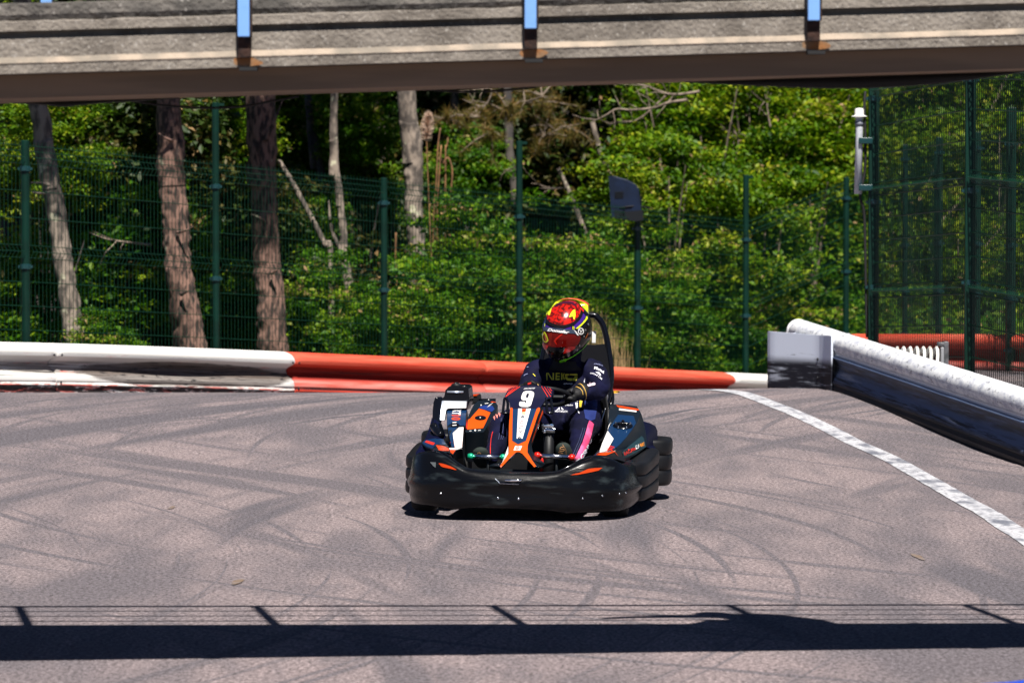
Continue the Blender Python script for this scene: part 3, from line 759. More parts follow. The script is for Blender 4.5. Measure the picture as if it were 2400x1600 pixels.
for k in range(4):
    y = 450 + k * 4.2; prism([(1441, y), (1461, y - 1), (1461, y + 1.2), (1441, y + 2.2)], -0.206, -0.19).build("louvre", M_DARK, fl)
MB().tube([FL(1452, 487, -0.205), FL(1480, 483, -0.21), FL(1505, 484, -0.15), FL(1530, 489, 0.0)], 0.006, 6).build("cable_loop", M_BLACK, fl, smooth=True)
MB().lathe([(0.0, -0.02), (0.042, -0.02), (0.042, 0.10), (0.0, 0.10)], (0, 0, -0.01), None, 12).build("mounting_collar", M_DARK, fl, auto=40)
pp = rposts[0]; M_TUBE = mat("grey white plastic tube", (0.50, 0.52, 0.56), 0.5, col2=(0.36, 0.38, 0.42), nscale=30, lo=0.5, hi=0.7)
YT = pp.y - 0.02
def TU(px, py, dy=0.0): return W(px, py, YT + dy)
t0 = TU(2013, 455); ta = empty("aerial_tube", t0, "upright white plastic tube with a cap strapped to the corner post of the right fence", "aerial")
L_ = lambda px, py, dy=0.0: TU(px, py, dy) - t0
MB().tube([L_(2011, 455), L_(2014, 300), L_(2014, 278)], [0.031, 0.029, 0.029], 16).build("tube", M_TUBE, ta, smooth=True)
zc = L_(2014, 278)
MB().lathe([(0.0, 0.0), (0.034, 0.0), (0.036, 0.012), (0.062, 0.016), (0.060, 0.02), (0.038, 0.026), (0.036, 0.068), (0.030, 0.080), (0.0, 0.084)], zc, None, 18).build("cap", mat("white cap", (0.75, 0.74, 0.70), 0.5), ta, auto=40)
MB().lathe([(0.032, 0.0), (0.034, 0.0), (0.034, 0.035), (0.032, 0.035)], L_(2014, 295), None, 16).build("collar", mat("grey collar", (0.15, 0.16, 0.2), 0.5), ta, smooth=True)
for y in (330, 440):
    c = L_(2028, y); MB().bbox((c.x, c.y - 0.02, c.z), (0.11, 0.07, 0.05), 0.006).build("strap", M_CLAMP, ta, auto=40)
pp_ = [L_(2028, 215, 0.02), L_(2026, 250, 0.0), L_(2028, 330, 0.0), L_(2027, 400, 0.02), L_(2016, 458, 0.01), L_(2024, 490, 0.03), L_(2027, 540, 0.04), L_(2030, 700, 0.04), L_(2032, 790, 0.04)]
MB().tube(catmull(pp_, 5), 0.011, 8).build("black_cable", M_BLACK, ta, smooth=True)

# blue barrier whose top just enters the picture at the lower right
M_BLUEB = mat("blue barrier plastic", (0.01, 0.06, 0.55), 0.45)
a_ = W(2240, 1604, 12.6); b_ = W(2410, 1590, 12.9); dv = Vector((b_.x - a_.x, b_.y - a_.y, 0)).normalized(); nv = Vector((dv.y, -dv.x, 0))
c_ = a_ - dv * 0.15; L = 2.2; rings = []
for t in frange(0, L, 24):
    e = t; rnd = 0.05 * (1 - math.sqrt(max(0, 1 - (1 - min(1, e / 0.12)) ** 2)))
    p = c_ + dv * t; top = a_.z + (b_.z - a_.z) * ((t - 0.15) / (b_ - a_).length) * (1 if t < 0.5 else 0) if t < 0.45 else a_.z + (b_.z - a_.z) * (0.3 / (b_ - a_).length)
    top -= rnd
    ring = []
    for (o_, h) in ((0.16, -0.02), (0.15, 0.5), (0.13, 0.85), (0.09, 0.96), (0.03, 1.0), (-0.09, 1.0), (-0.14, 0.94), (-0.16, 0.6), (-0.17, -0.02)):
        ring.append(Vector((p.x, p.y, 0)) + nv * (o_ + 0.14) * 0.5 + Vector((0, 0, top * h)) - Vector((c_.x, c_.y, 0)))
    rings.append(ring)
o = MB().loft(rings).build("barrier_section", M_BLUEB, None, auto=50); o.location = (c_.x, c_.y, 0)
tag(o, "bright blue barrier top showing in the lower right corner", "barrier")

# person sitting on the bridge: only the shadow is in the picture
def blob_person(name, tubes, m, vox):
    mb = MB()
    for (pts, rad, kw) in tubes: mb.tube(pts, rad, 12, **kw)
    o = mb.build(name, m)
    r_ = o.modifiers.new("r", 'REMESH'); r_.mode = 'VOXEL'; r_.voxel_size = vox
    s_ = o.modifiers.new("s", 'SMOOTH'); s_.iterations = 6; s_.factor = 0.5
    dg = bpy.context.evaluated_depsgraph_get(); me = bpy.data.meshes.new_from_object(o.evaluated_get(dg))
    old = o.data; o.modifiers.clear(); o.data = me; bpy.data.meshes.remove(old)
    for p in me.polygons: p.use_smooth = True
    if not me.materials: me.materials.append(m)
    return o
M_CLOTH = mat("dark clothing", (0.02, 0.022, 0.03), 0.9)
XB, YB = 1.32, 15.2; zd = bz(XB) + 0.236
def V3(x, y, z): return Vector((x, y, z))
sit = blob_person("person", [
    ([V3(0.20, 0, 0.12), V3(0.17, 0, 0.32), V3(0.05, -0.0, 0.58), V3(-0.03, 0.02, 0.66)], [0.16, 0.17, 0.16, 0.10], {}),
    ([V3(-0.05, 0.02, 0.62), V3(-0.12, 0.03, 0.70), V3(-0.14, 0.03, 0.78)], [0.07, 0.1, 0.07], {}),
    ([V3(-0.08, 0.06, 0.58), V3(-0.28, 0.12, 0.50), V3(-0.52, 0.14, 0.42), V3(-0.66, 0.14, 0.35)], [0.06, 0.05, 0.036, 0.03], {}),
    ([V3(0.1, -0.05, 0.56), V3(0.22, -0.15, 0.36), V3(0.02, -0.25, 0.22)], [0.06, 0.048, 0.035], {}),
    ([V3(0.12, 0.08, 0.1), V3(-0.2, 0.1, 0.22), V3(-0.28, 0.1, 0.06), V3(-0.36, 0.1, 0.04)], [0.1, 0.08, 0.055, 0.045], {}),
    ([V3(0.12, -0.08, 0.1), V3(-0.14, -0.12, 0.24), V3(-0.2, -0.12, 0.06), V3(-0.3, -0.12, 0.04)], [0.1, 0.08, 0.055, 0.045], {}),
], M_CLOTH, 0.02)
sit.location = (XB - 0.06, YB, zd - 0.01); sit.scale = (0.92, 1, 1.15)
tag(sit, "person crouching on the footbridge, seen only as a shadow lump on the asphalt", "person")
# ------------------------------------------------------------------ vegetation
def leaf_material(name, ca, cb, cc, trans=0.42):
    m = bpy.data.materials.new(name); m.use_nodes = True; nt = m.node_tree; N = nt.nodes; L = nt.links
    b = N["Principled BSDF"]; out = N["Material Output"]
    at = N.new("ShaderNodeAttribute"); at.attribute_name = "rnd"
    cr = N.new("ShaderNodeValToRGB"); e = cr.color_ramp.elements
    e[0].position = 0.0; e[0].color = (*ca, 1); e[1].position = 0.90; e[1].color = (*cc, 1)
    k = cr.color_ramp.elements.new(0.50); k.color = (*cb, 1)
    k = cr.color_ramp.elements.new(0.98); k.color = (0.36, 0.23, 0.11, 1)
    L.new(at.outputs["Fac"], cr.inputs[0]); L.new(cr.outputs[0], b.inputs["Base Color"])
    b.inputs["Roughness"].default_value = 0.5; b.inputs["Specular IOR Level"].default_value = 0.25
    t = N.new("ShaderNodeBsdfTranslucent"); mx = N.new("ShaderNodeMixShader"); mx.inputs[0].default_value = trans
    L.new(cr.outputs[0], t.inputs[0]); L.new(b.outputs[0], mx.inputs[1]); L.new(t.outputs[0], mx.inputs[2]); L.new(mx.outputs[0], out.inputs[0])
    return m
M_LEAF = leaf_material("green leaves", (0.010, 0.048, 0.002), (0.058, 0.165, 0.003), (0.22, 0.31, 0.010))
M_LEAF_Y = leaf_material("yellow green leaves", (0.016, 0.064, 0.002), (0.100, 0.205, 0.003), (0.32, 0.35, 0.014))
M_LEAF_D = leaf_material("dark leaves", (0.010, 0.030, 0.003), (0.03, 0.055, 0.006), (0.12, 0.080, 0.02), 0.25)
M_NEEDLE = leaf_material("pine needles", (0.06, 0.07, 0.012), (0.12, 0.10, 0.018), (0.22, 0.11, 0.03), 0.2)
M_BARK = mat("pine bark", (0.22, 0.125, 0.095), 0.95, col2=(0.040, 0.026, 0.022), nscale=24, lo=0.42, hi=0.60, stretch=(1, 1, 0.36), detail=7,
             col3=(0.34, 0.32, 0.22), n3=5, lo3=0.66, hi3=0.74, bump=1.0, bscale=16, bdist=0.03)
M_BARK_P = mat("pale bark", (0.25, 0.20, 0.16), 0.95, col2=(0.08, 0.065, 0.055), nscale=12, lo=0.42, hi=0.6, stretch=(1, 1, 0.5), detail=7,
             col3=(0.45, 0.42, 0.30), n3=7, lo3=0.62, hi3=0.68, bump=0.8, bscale=20, bdist=0.02)
M_BARK_D = mat("dark bark", (0.045, 0.04, 0.04), 0.95, col2=(0.09, 0.075, 0.065), nscale=10, stretch=(1, 1, 0.4), bump=0.9, bscale=18, bdist=0.02)
M_TWIG = mat("dead twig", (0.22, 0.17, 0.13), 0.9, col2=(0.10, 0.075, 0.055), nscale=15)
M_REED = mat("dry reed", (0.22, 0.11, 0.04), 0.8, col2=(0.13, 0.06, 0.025), nscale=10)

rng = np.random.default_rng(11)
def leaf_mesh(name, centers, sizes, m, spread=None, up=0.75, aspect=0.55, fold=0.25):
    """leaf shaped quads folded along their midrib, at the given centres"""
    n = len(centers); c = np.asarray(centers, float); s = np.asarray(sizes, float)[:, None]
    nrm = rng.normal(size=(n, 3)); nrm[:, 2] = np.abs(nrm[:, 2]) * 0.9 + up; nrm[:, 1] -= 0.25
    nrm /= np.linalg.norm(nrm, axis=1)[:, None]
    a = rng.normal(size=(n, 3)); u = np.cross(nrm, a); u /= np.linalg.norm(u, axis=1)[:, None]; w = np.cross(nrm, u)
    p0 = c - u * s; p2 = c + u * s * 1.1; p1 = c + w * s * aspect + nrm * s * fold; p3 = c - w * s * aspect + nrm * s * fold
    v = np.stack([p0, p1, p2, p3], 1).reshape(-1, 3)
    idx = np.arange(n) * 4
    tri = np.stack([idx, idx + 1, idx + 2, idx, idx + 2, idx + 3], 1).reshape(-1)
    me = bpy.data.meshes.new(name); me.vertices.add(len(v)); me.vertices.foreach_set("co", v.reshape(-1).astype(np.float32))
    me.loops.add(len(tri)); me.loops.foreach_set("vertex_index", tri.astype(np.int32))
    me.polygons.add(n * 2); me.polygons.foreach_set("loop_start", (np.arange(n * 2) * 3).astype(np.int32)); me.polygons.foreach_set("loop_total", np.full(n * 2, 3, np.int32))
    at = me.attributes.new("rnd", 'FLOAT', 'POINT')
    r_ = np.clip(rng.normal(0.45, 0.22, n) if spread is None else spread, 0, 1); at.data.foreach_set("value", np.repeat(r_, 4).astype(np.float32))
    me.update(calc_edges=True); me.materials.append(m); return me
def clumped(nclump, per, rad, squash=(1, 1, 1), clump=0.16, hollow=0.5):
    """leaf centres grouped in clumps near the surface of an ellipsoid"""
    d = rng.normal(size=(nclump, 3)); d /= np.linalg.norm(d, axis=1)[:, None]
    rr = hollow + (1 - hollow) * rng.random(nclump) ** 0.6
    lump = np.array([1 + 0.55 * mnoise.noise(Vector((float(q[0]) * 2.2, float(q[1]) * 2.2, float(q[2]) * 2.2 + rad))) for q in d])
    cc = d * (rr * lump)[:, None] * rad * np.asarray(squash)
    ctr = np.repeat(cc, per, 0) + rng.normal(size=(nclump * per, 3)) * clump * np.array([1.15, 1.15, 0.42])
    tone = np.repeat(np.clip(rng.normal(0.45, 0.17, nclump), 0, .8), per) + rng.normal(0, 0.17, nclump * per)
    return ctr, np.clip(tone, 0, 1)
def bush_proto(name, m, nclump, per, rad, squash, leaf, clump=0.16, hollow=0.45):
    c, t = clumped(nclump, per, rad, squash, clump, hollow)
    return leaf_mesh(name, c, leaf * rng.uniform(0.55, 1.5, len(c)), m, t)
def stem_mesh(name, h, spread, n, r0, m, seed=0):
    rr = random.Random(seed); mb = MB()
    for k in range(n):
        a = rr.uniform(0, 6.28); e = Vector((math.cos(a) * spread * rr.uniform(.3, 1), math.sin(a) * spread * rr.uniform(.3, 1), h * rr.uniform(.6, 1)))
        mid = e * 0.5 + Vector((rr.uniform(-.1, .1), rr.uniform(-.1, .1), 0.05))
        mb.tube(catmull([Vector((0, 0, -0.2)), mid, e], 3), [r0 - (r0 * 0.8) * i / 6 for i in range(7)], 5)
    me = bpy.data.meshes.new(name); me.from_pydata([tuple(v) for v in mb.v], [], mb.f); me.materials.append(m); return me
pr = {}
for k in range(3):
    pr["low%d" % k] = bush_proto("foliage", M_LEAF, 78, 130, 0.72, (1.25, 0.8, 0.95), 0.030, 0.10)
    pr["yel%d" % k] = bush_proto("foliage", M_LEAF_Y, 105, 130, 1.0, (1.05, 0.8, 1.1), 0.031, 0.12)
    pr["drk%d" % k] = bush_proto("foliage", M_LEAF_D, 100, 95, 0.95, (1.15, 0.8, 1.0), 0.038, 0.14)
pr["stem"] = stem_mesh("stems", 0.9, 0.7, 7, 0.022, M_BARK_D, 3)
pr["twig"] = stem_mesh("stems", 1.6, 1.0, 12, 0.028, M_TWIG, 5)
def bush(key, x, y, z, s, label, group, rot=0.0, sz=1.0, name="bush", stem="stem", cat="bush"):
    """z: height of the middle of the crown"""
    g0 = terr(x, y)
    root = empty(name, (x, y, g0), label, cat, group)
    o = bpy.data.objects.new("crown", pr[key]); COL.objects.link(o); o.parent = root; o.location = (0, 0, z - g0); o.scale = (s, s, s * sz); o.rotation_euler = (0, 0, rot)
    o = bpy.data.objects.new("stem", pr[stem]); COL.objects.link(o); o.parent = root; hh = max(0.4, z - g0); o.scale = (s * 0.9, s * 0.9, hh / 0.9 if stem == "stem" else (hh + s * 0.9) / 1.6); o.rotation_euler = (0, 0, rot * 2)
    return root
def B(key, px, py, Y, s, label, group, **kw):
    p = W(px, py, Y); return bush(key, p.x, p.y, p.z, s, label, group, rot=(px * 0.37 + py) % 6.28, **kw)
GL = "low bushes along the green fence"
B("low0", 20, 720, 39.6, 0.95, "leafy green bush behind the leftmost fence post", GL)
B("low1", 240, 830, 37.2, 0.50, "small bright bush at the foot of the leaning pale trunk", GL)
B("low2", 270, 620, 41.8, 1.25, "leafy green bush between the leaning trunk and the second pine trunk", GL)
B("drk1", 330, 400, 42.6, 1.1, "brownish bush high between the two leftmost trunks", GL)
B("low0", 545, 745, 43.0, 0.75, "dim bush between the second and third pine trunks", GL)
B("low1", 775, 745, 43.0, 0.85, "bright green bush just right of the third pine trunk", GL)
B("low2", 1030, 770, 43.2, 1.1, "bright green bush left of the tall middle fence post", GL)
B("low0", 930, 790, 41.8, 0.75, "low bush under the middle bushes, above the red barrier", GL)
B("low1", 1130, 640, 44.5, 1.05, "bright green bush at the middle of the fence, reaching up to the dark wood", GL)
B("low2", 1180, 770, 43.6, 0.90, "green bush behind the driver's left side, above the red barrier", GL)
B("low0", 1330, 710, 45.4, 1.0, "green bush right behind the driver's helmet", GL)
B("yel1", 1400, 830, 45.0, 0.55, "low yellowish bush beside the driver's helmet, over the barrier", GL)
B("low1", 1460, 700, 47.3, 0.95, "green bush behind the floodlight post", GL)
B("low2", 1560, 790, 46.8, 0.85, "low green bush between the floodlight post and the next tall post", GL)
B("low0", 1700, 820, 48.5, 0.9, "low green bush left of the scuffed end cap", GL)
B("low1", 1860, 790, 49.5, 1.0, "low green bush above the scuffed end cap", GL)
B("low2", 1990, 800, 50.0, 0.9, "low green bush behind the corner post of the right fence", GL)
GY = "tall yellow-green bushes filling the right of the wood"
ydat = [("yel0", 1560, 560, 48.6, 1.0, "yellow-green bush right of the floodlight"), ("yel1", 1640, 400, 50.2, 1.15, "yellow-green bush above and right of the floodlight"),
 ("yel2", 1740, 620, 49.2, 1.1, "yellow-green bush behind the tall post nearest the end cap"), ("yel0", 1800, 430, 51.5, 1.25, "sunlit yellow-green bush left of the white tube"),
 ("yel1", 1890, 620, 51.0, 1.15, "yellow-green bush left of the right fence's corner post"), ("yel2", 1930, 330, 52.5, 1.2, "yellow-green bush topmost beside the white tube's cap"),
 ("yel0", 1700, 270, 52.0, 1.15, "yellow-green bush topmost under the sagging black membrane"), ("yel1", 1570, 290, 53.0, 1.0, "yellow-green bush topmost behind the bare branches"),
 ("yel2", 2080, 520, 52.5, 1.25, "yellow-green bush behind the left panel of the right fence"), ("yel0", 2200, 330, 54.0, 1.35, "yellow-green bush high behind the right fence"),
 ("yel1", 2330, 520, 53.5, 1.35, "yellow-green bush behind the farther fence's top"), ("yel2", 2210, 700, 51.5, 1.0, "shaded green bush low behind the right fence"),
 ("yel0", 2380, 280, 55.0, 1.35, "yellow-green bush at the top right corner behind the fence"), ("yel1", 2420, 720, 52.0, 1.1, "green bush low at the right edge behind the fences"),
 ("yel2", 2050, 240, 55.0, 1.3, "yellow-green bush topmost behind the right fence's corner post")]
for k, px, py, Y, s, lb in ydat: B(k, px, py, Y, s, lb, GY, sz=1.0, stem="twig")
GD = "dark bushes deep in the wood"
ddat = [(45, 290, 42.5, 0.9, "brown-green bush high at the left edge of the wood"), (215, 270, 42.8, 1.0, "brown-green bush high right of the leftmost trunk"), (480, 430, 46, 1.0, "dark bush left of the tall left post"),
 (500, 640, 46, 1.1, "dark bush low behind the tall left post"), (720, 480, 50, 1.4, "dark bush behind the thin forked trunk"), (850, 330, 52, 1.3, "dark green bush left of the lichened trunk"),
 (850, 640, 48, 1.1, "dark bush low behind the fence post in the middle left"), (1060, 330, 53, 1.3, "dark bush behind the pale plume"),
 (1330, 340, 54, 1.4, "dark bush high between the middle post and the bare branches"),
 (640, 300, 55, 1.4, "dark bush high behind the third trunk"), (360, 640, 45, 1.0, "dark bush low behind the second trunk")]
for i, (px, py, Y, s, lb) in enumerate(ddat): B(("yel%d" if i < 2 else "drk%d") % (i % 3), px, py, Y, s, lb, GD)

for k, px, py, Y, s, lb in (("low1", 690, 320, 48.8, 0.9, "mid-green bush high right of the thick pine"), ("low2", 850, 300, 47.6, 0.75, "mid-green bush high left of the lichen-spotted trunk"), ("yel1", 480, 290, 45.0, 0.7, "yellowish bush high behind the tall left fence post"),
        ("low0", 850, 470, 48.5, 0.8, "mid-green bush behind the middle left fence post"), ("low1", 1090, 420, 50.5, 0.8, "mid-green bush under the pine boughs"), ("yel0", 130, 330, 41.0, 0.6, "olive bush behind the leaning pale trunk"), ("low2", 700, 560, 46.5, 0.7, "dim bush behind the leaning dead stem right of the thick pine")):
    B(k, px, py, Y, s, lb, "leafy bushes among the pine trunks")
# trees: trunks in the picture, crowns above the frame
def trunk_pts(px, Y): return [W(a, b, Y) for a, b in px]
pr["crown0"] = bush_proto("foliage", M_LEAF_D, 240, 40, 2.0, (1.2, 1.2, 0.75), 0.10, 0.3, 0.1)
pr["crown1"] = bush_proto("foliage", M_LEAF_D, 240, 40, 2.0, (1.2, 1.2, 0.8), 0.10, 0.3, 0.1)
def tree(name, px, Y, radpx, m, label, group="trees beyond the green fence", crown=1.7, extra=(), crown_z=None, key="crown0", cat="tree", low=()):
    P = trunk_pts(px, Y); s = F_PX / Y
    rad = [r_ / s for r_ in radpx]
    d = (P[0] - P[1]).normalized(); top = P[0] + d * 9.5
    base = P[-1].copy(); base.z = terr(base.x, base.y) - 0.1
    if base.z < P[-1].z - 0.05: P.append(base); rad.append(rad[-1] * 1.12)
    P = P[::-1]; rad = rad[::-1]
    if crown: P.append(top); rad.append(rad[-1] * 0.55)
    n = 22; D = catmull(P, n); rr = []
    for i in range(len(P) - 1): rr += [rad[i] + (rad[i + 1] - rad[i]) * k / n for k in range(n)]
    rr.append(rad[-1])
    root = empty(name, (P[0].x, P[0].y, P[0].z + 0.1), label, cat, group); off = Vector(root.location)
    mb = MB(); k0 = len(D)
    mb.tube([p - off for p in D], rr, 22)
    for v in mb.v:
        f = 0.14 * mnoise.noise(v * 5) + 0.12 * mnoise.noise(v * 14)
        v += Vector((v.x, v.y, 0)).normalized() * f * rr[0] * 0.6 if False else Vector((f, f * 0.5, 0)) * rr[0]
    mb.build("trunk", m, root, smooth=True)
    for (pp, r0) in extra:
        q = catmull([W(a, b, Y - 0.05 + c) - off for a, b, c in pp], 5); MB().tube(q, [r0 * (1 - 0.75 * i / (len(q) - 1)) for i in range(len(q))], 6).build("branch", m, root, smooth=True)
    if crown:
        o = bpy.data.objects.new("crown", pr[key]); COL.objects.link(o); o.parent = root
        if low:
            for (ly, lz, ls) in low:  # unseen foliage added sunward of the trunk to cast dappled shade on it
                o2 = bpy.data.objects.new("bough", pr[key]); COL.objects.link(o2); o2.parent = root; o2.location = Vector((0.33 * (40 - Y) * 0, ly, lz - off.z)) + Vector(((P[len(P) // 2] - P[0]).x + 0.28, 0, 0)); o2.scale = (ls,) * 3; o2.rotation_euler = (0, 0, ly + px[0][0])
        c = top - off + Vector((0, 0, 0.4)); o.location = c; o.scale = (crown / 2.0,) * 3; o.rotation_euler = (0, 0, px[0][0] * 0.1)
    return root
tree("pine_tree", [(88, 240), (102, 330), (118, 430), (135, 520), (152, 640), (172, 770), (182, 860)], 38.5, [22, 23, 22, 21, 23, 25, 28], M_BARK_P, "leaning pale trunk with a broken white twig just right of the leftmost fence post", low=((-2.1, 6.0, 0.30),), extra=(([(128, 436, 0), (100, 430, -0.05), (72, 428, -0.05)], 0.022), ([(122, 452, 0), (95, 453, -0.05), (75, 451, -0.05)], 0.018)))
tree("pine_tree", [(394, 240), (398, 330), (402, 430), (412, 520), (418, 620), (432, 720), (446, 830)], 40.6, [30, 31, 30, 31, 31, 35, 40], M_BARK, "straight reddish pine trunk left of the tall left fence post", low=((-2.1, 6.0, 0.20), (-3.2, 5.2, 0.12)), extra=(([(415, 545, -0.1), (436, 540, -0.18), (452, 530, -0.2)], 0.016), ([(405, 330, -0.1), (384, 322, -0.15), (372, 312, -0.15)], 0.018), ([(425, 690, -0.14), (440, 683, -0.22)], 0.022)))
tree("pine_tree", [(612, 240), (613, 340), (617, 440), (622, 540), (630, 640), (636, 740), (640, 840)], 41.6, [34, 33, 31, 32, 33, 34, 36], M_BARK, "thick reddish pine trunk right of the tall left fence post", key="crown1", low=((-2.6, 5.9, 0.20), (-3.4, 5.0, 0.12)), extra=(([(622, 330, -0.1), (642, 285, -0.12), (662, 236, -0.1)], 0.026), ([(622, 520, -0.12), (604, 508, -0.2), (588, 502, -0.2)], 0.016), ([(636, 640, -0.14), (652, 632, -0.22)], 0.020)))
tree("pine_tree", [(952, 210), (958, 290), (972, 350), (968, 430), (972, 520), (978, 600), (984, 700)], 46.5, [21, 22, 21, 21, 21, 22, 23], M_BARK_P, "lichen-spotted trunk between the two middle fence posts", key="crown1")
GT = "thin trees deeper in the wood"
tree("thin_tree", [(783, 230), (782, 330), (790, 420), (802, 520), (806, 600), (822, 700), (830, 760)], 46.0, [9, 9, 9, 9, 10, 13, 14], M_BARK_P, "thin pale trunk right of the thick pine", GT, 1.6, extra=(([(806, 600, 0), (778, 540, 0), (770, 470, 0)], 0.03),))
tree("thin_tree", [(722, 230), (728, 300), (742, 350), (754, 420), (760, 500), (770, 620)], 48.0, [9, 9, 9, 9, 10, 11], M_BARK_D, "thin grey trunk next to the thick pine's right edge", GT, 1.6)
tree("thin_tree", [(878, 215), (888, 270), (892, 330), (894, 420), (900, 560)], 50.0, [8, 8, 8, 9, 10], M_BARK_P, "thin twisted trunk left of the lichen-spotted one", GT, 1.6)
tree("thin_tree", [(1063, 200), (1068, 300), (1075, 380), (1082, 470), (1092, 560), (1100, 650)], 52.0, [10, 10, 9, 9, 10, 11], M_BARK_D, "thin grey trunk right of the pale plume", GT, 1.6)
tree("thin_tree", [(1190, 230), (1193, 330), (1200, 400), (1210, 480), (1222, 560), (1250, 640)], 51.0, [10, 10, 10, 10, 10, 12], M_BARK_D, "thin dark trunk just left of the tall middle post", GT, 1.6)
tree("thin_tree", [(548, 220), (546, 400), (550, 600), (555, 780)], 47.0, [34, 34, 35, 36], M_BARK_D, "black shaded trunk between the tall left post and the thick pine", GT, 2.2)
tree("dead_tree", [(1388, 285), (1402, 340), (1420, 390), (1436, 425), (1450, 470)], 52.0, [6, 6.5, 6.5, 7, 7], M_BARK_P, "leaning dead stem above the floodlight", "leaning dead stems in the wood", 0)
tree("dead_tree", [(1308, 395), (1330, 440), (1350, 490), (1372, 545), (1396, 600), (1410, 640)], 49.0, [5, 5.5, 6, 6, 6.5, 7], M_BARK_P, "leaning dead stem left of the floodlight", "leaning dead stems in the wood", 0, extra=(([(1330, 440, 0), (1300, 442, 0), (1265, 441, 0)], 0.012),))
tree("dead_tree", [(652, 375), (680, 420), (706, 465), (732, 515), (760, 570), (775, 610)], 45.0, [5, 6, 6, 6, 6.5, 7], M_BARK_P, "leaning dead stem right of the thick pine", "leaning dead stems in the wood", 0)
# bare branches reaching out of the yellow bushes
def branch(name, px, Y, r0, label, group, m=M_TWIG, twigs=0, seed=0):
    P = catmull([W(a, b, Y) for a, b in px], 6); c0 = P[-1].copy(); rr = random.Random(seed)
    mb = MB().tube([p - c0 for p in P], [r0 * (0.35 + 0.65 * i / (len(P) - 1)) for i in range(len(P))], 6)
    for k in range(twigs):
        i = rr.randrange(2, len(P) - 2); a = P[i] - c0; L = rr.uniform(0.1, 0.35)
        e = a + Vector((rr.uniform(-1, .3), rr.uniform(-.4, .2), rr.uniform(-.8, .8))).normalized() * L
        mid = (a + e) / 2 + Vector((rr.uniform(-.03, .03), 0, rr.uniform(-.03, .03)))
        mb.tube([a, mid, e], [r0 * 0.4, r0 * 0.3, r0 * 0.12], 5)
    o = mb.build(name, m, None, smooth=True); o.location = c0; tag(o, label, "branch", group); return o
GBR = "bare branches in the wood"
branch("bare_branch", [(1390, 285), (1420, 270), (1445, 256), (1480, 258), (1530, 253), (1570, 240), (1610, 235)], 47.0, 0.018, "long bare branch reaching left out of the yellow bush above the floodlight", GBR, twigs=9, seed=1)
branch("bare_branch", [(1478, 194), (1510, 200), (1540, 212), (1580, 222), (1640, 215)], 47.4, 0.018, "bare branch just under the footbridge above the yellow bush", GBR, twigs=9, seed=2)
branch("bare_branch", [(1450, 290), (1490, 282), (1520, 262), (1560, 225)], 47.1, 0.013, "short bare branch under the long one beside the yellow bush", GBR, twigs=7, seed=3)
branch("bare_branch", [(1075, 215), (1110, 212), (1150, 208), (1146, 235), (1130, 255), (1118, 272)], 48.5, 0.014, "forked bare branch just under the footbridge's middle cable", GBR, twigs=7, seed=4)
branch("bare_branch", [(1085, 233), (1105, 242), (1125, 250)], 48.6, 0.012, "short pinkish twig above the pine needles", GBR, twigs=2, seed=5)
branch("bare_branch", [(1252, 270), (1268, 280), (1285, 292), (1298, 303)], 48.8, 0.011, "short pale twig right of the pine needles", GBR, twigs=3, seed=6)
branch("bare_branch", [(1245, 430), (1262, 432), (1278, 438), (1300, 440)], 49.5, 0.010, "short twig in the dark hollow right of the tall middle post", GBR, twigs=2, seed=7)
branch("bare_branch", [(1178, 400), (1195, 396), (1215, 390)], 49.5, 0.010, "short orange twig left of the tall middle post", GBR, twigs=2, seed=8)
branch("bare_branch", [(210, 545), (250, 560), (300, 568), (355, 574)], 40.0, 0.014, "long thin bare branch crossing between the two leftmost trunks", GBR, twigs=3, seed=9)
branch("bare_branch", [(800, 225), (840, 240), (870, 245), (890, 262)], 48.0, 0.011, "thin bare branch left of the lichen-spotted trunk", GBR, twigs=4, seed=10)
branch("bare_branch", [(1720, 240), (1716, 290), (1730, 330), (1725, 380)], 50.0, 0.013, "pale bare twig standing in the yellow bush under the membrane", GBR, twigs=6, seed=12)
branch("bare_branch", [(1800, 205), (1798, 250), (1806, 300)], 50.6, 0.014, "pale bare twig standing right of the other one under the membrane", GBR, twigs=5, seed=13)
# pine needle sprays
def spray(px, py, Y, s, label, seed):
    rr = np.random.default_rng(seed); c0 = W(px, py, Y); mb = MB()
    tips = []
    for k in range(9):
        d = rr.normal(size=3) * np.array([1.0, 0.6, 0.7]); e = d * s * 0.45
        tips.append(e); mb.tube([Vector((0, 0, 0)), Vector(e * 0.5) + Vector((0, 0, 0.03)), Vector(e)], [0.012, 0.008, 0.004], 5)
    root = empty("pine_bough", c0, label, "pine bough", "drooping pine boughs")
    mb.build("twig", M_TWIG, root)
    v = []; f = []; tone = []
    for e in tips:
        for q in (0.55, 0.8, 1.0):
            b_ = e * q
            for k in range(30):
                d = rr.normal(size=3); d[2] -= 0.1; d /= np.linalg.norm(d); L = rr.uniform(0.08, 0.15)
                side = np.cross(d, rr.normal(size=3)); side /= np.linalg.norm(side); side *= 0.0035
                i = len(v); v += [b_ - side, b_ + side, b_ + d * L]; f.append((i, i + 1, i + 2)); tone += [rr.normal(0.5, 0.25)] * 3
    me = bpy.data.meshes.new("needles"); me.from_pydata([tuple(x) for x in v], [], f); a = me.attributes.new("rnd", 'FLOAT', 'POINT'); a.data.foreach_set("value", np.clip(np.array(tone), 0, 1).astype(np.float32))
    me.materials.append(M_NEEDLE); o = bpy.data.objects.new("needles", me); COL.objects.link(o); o.parent = root
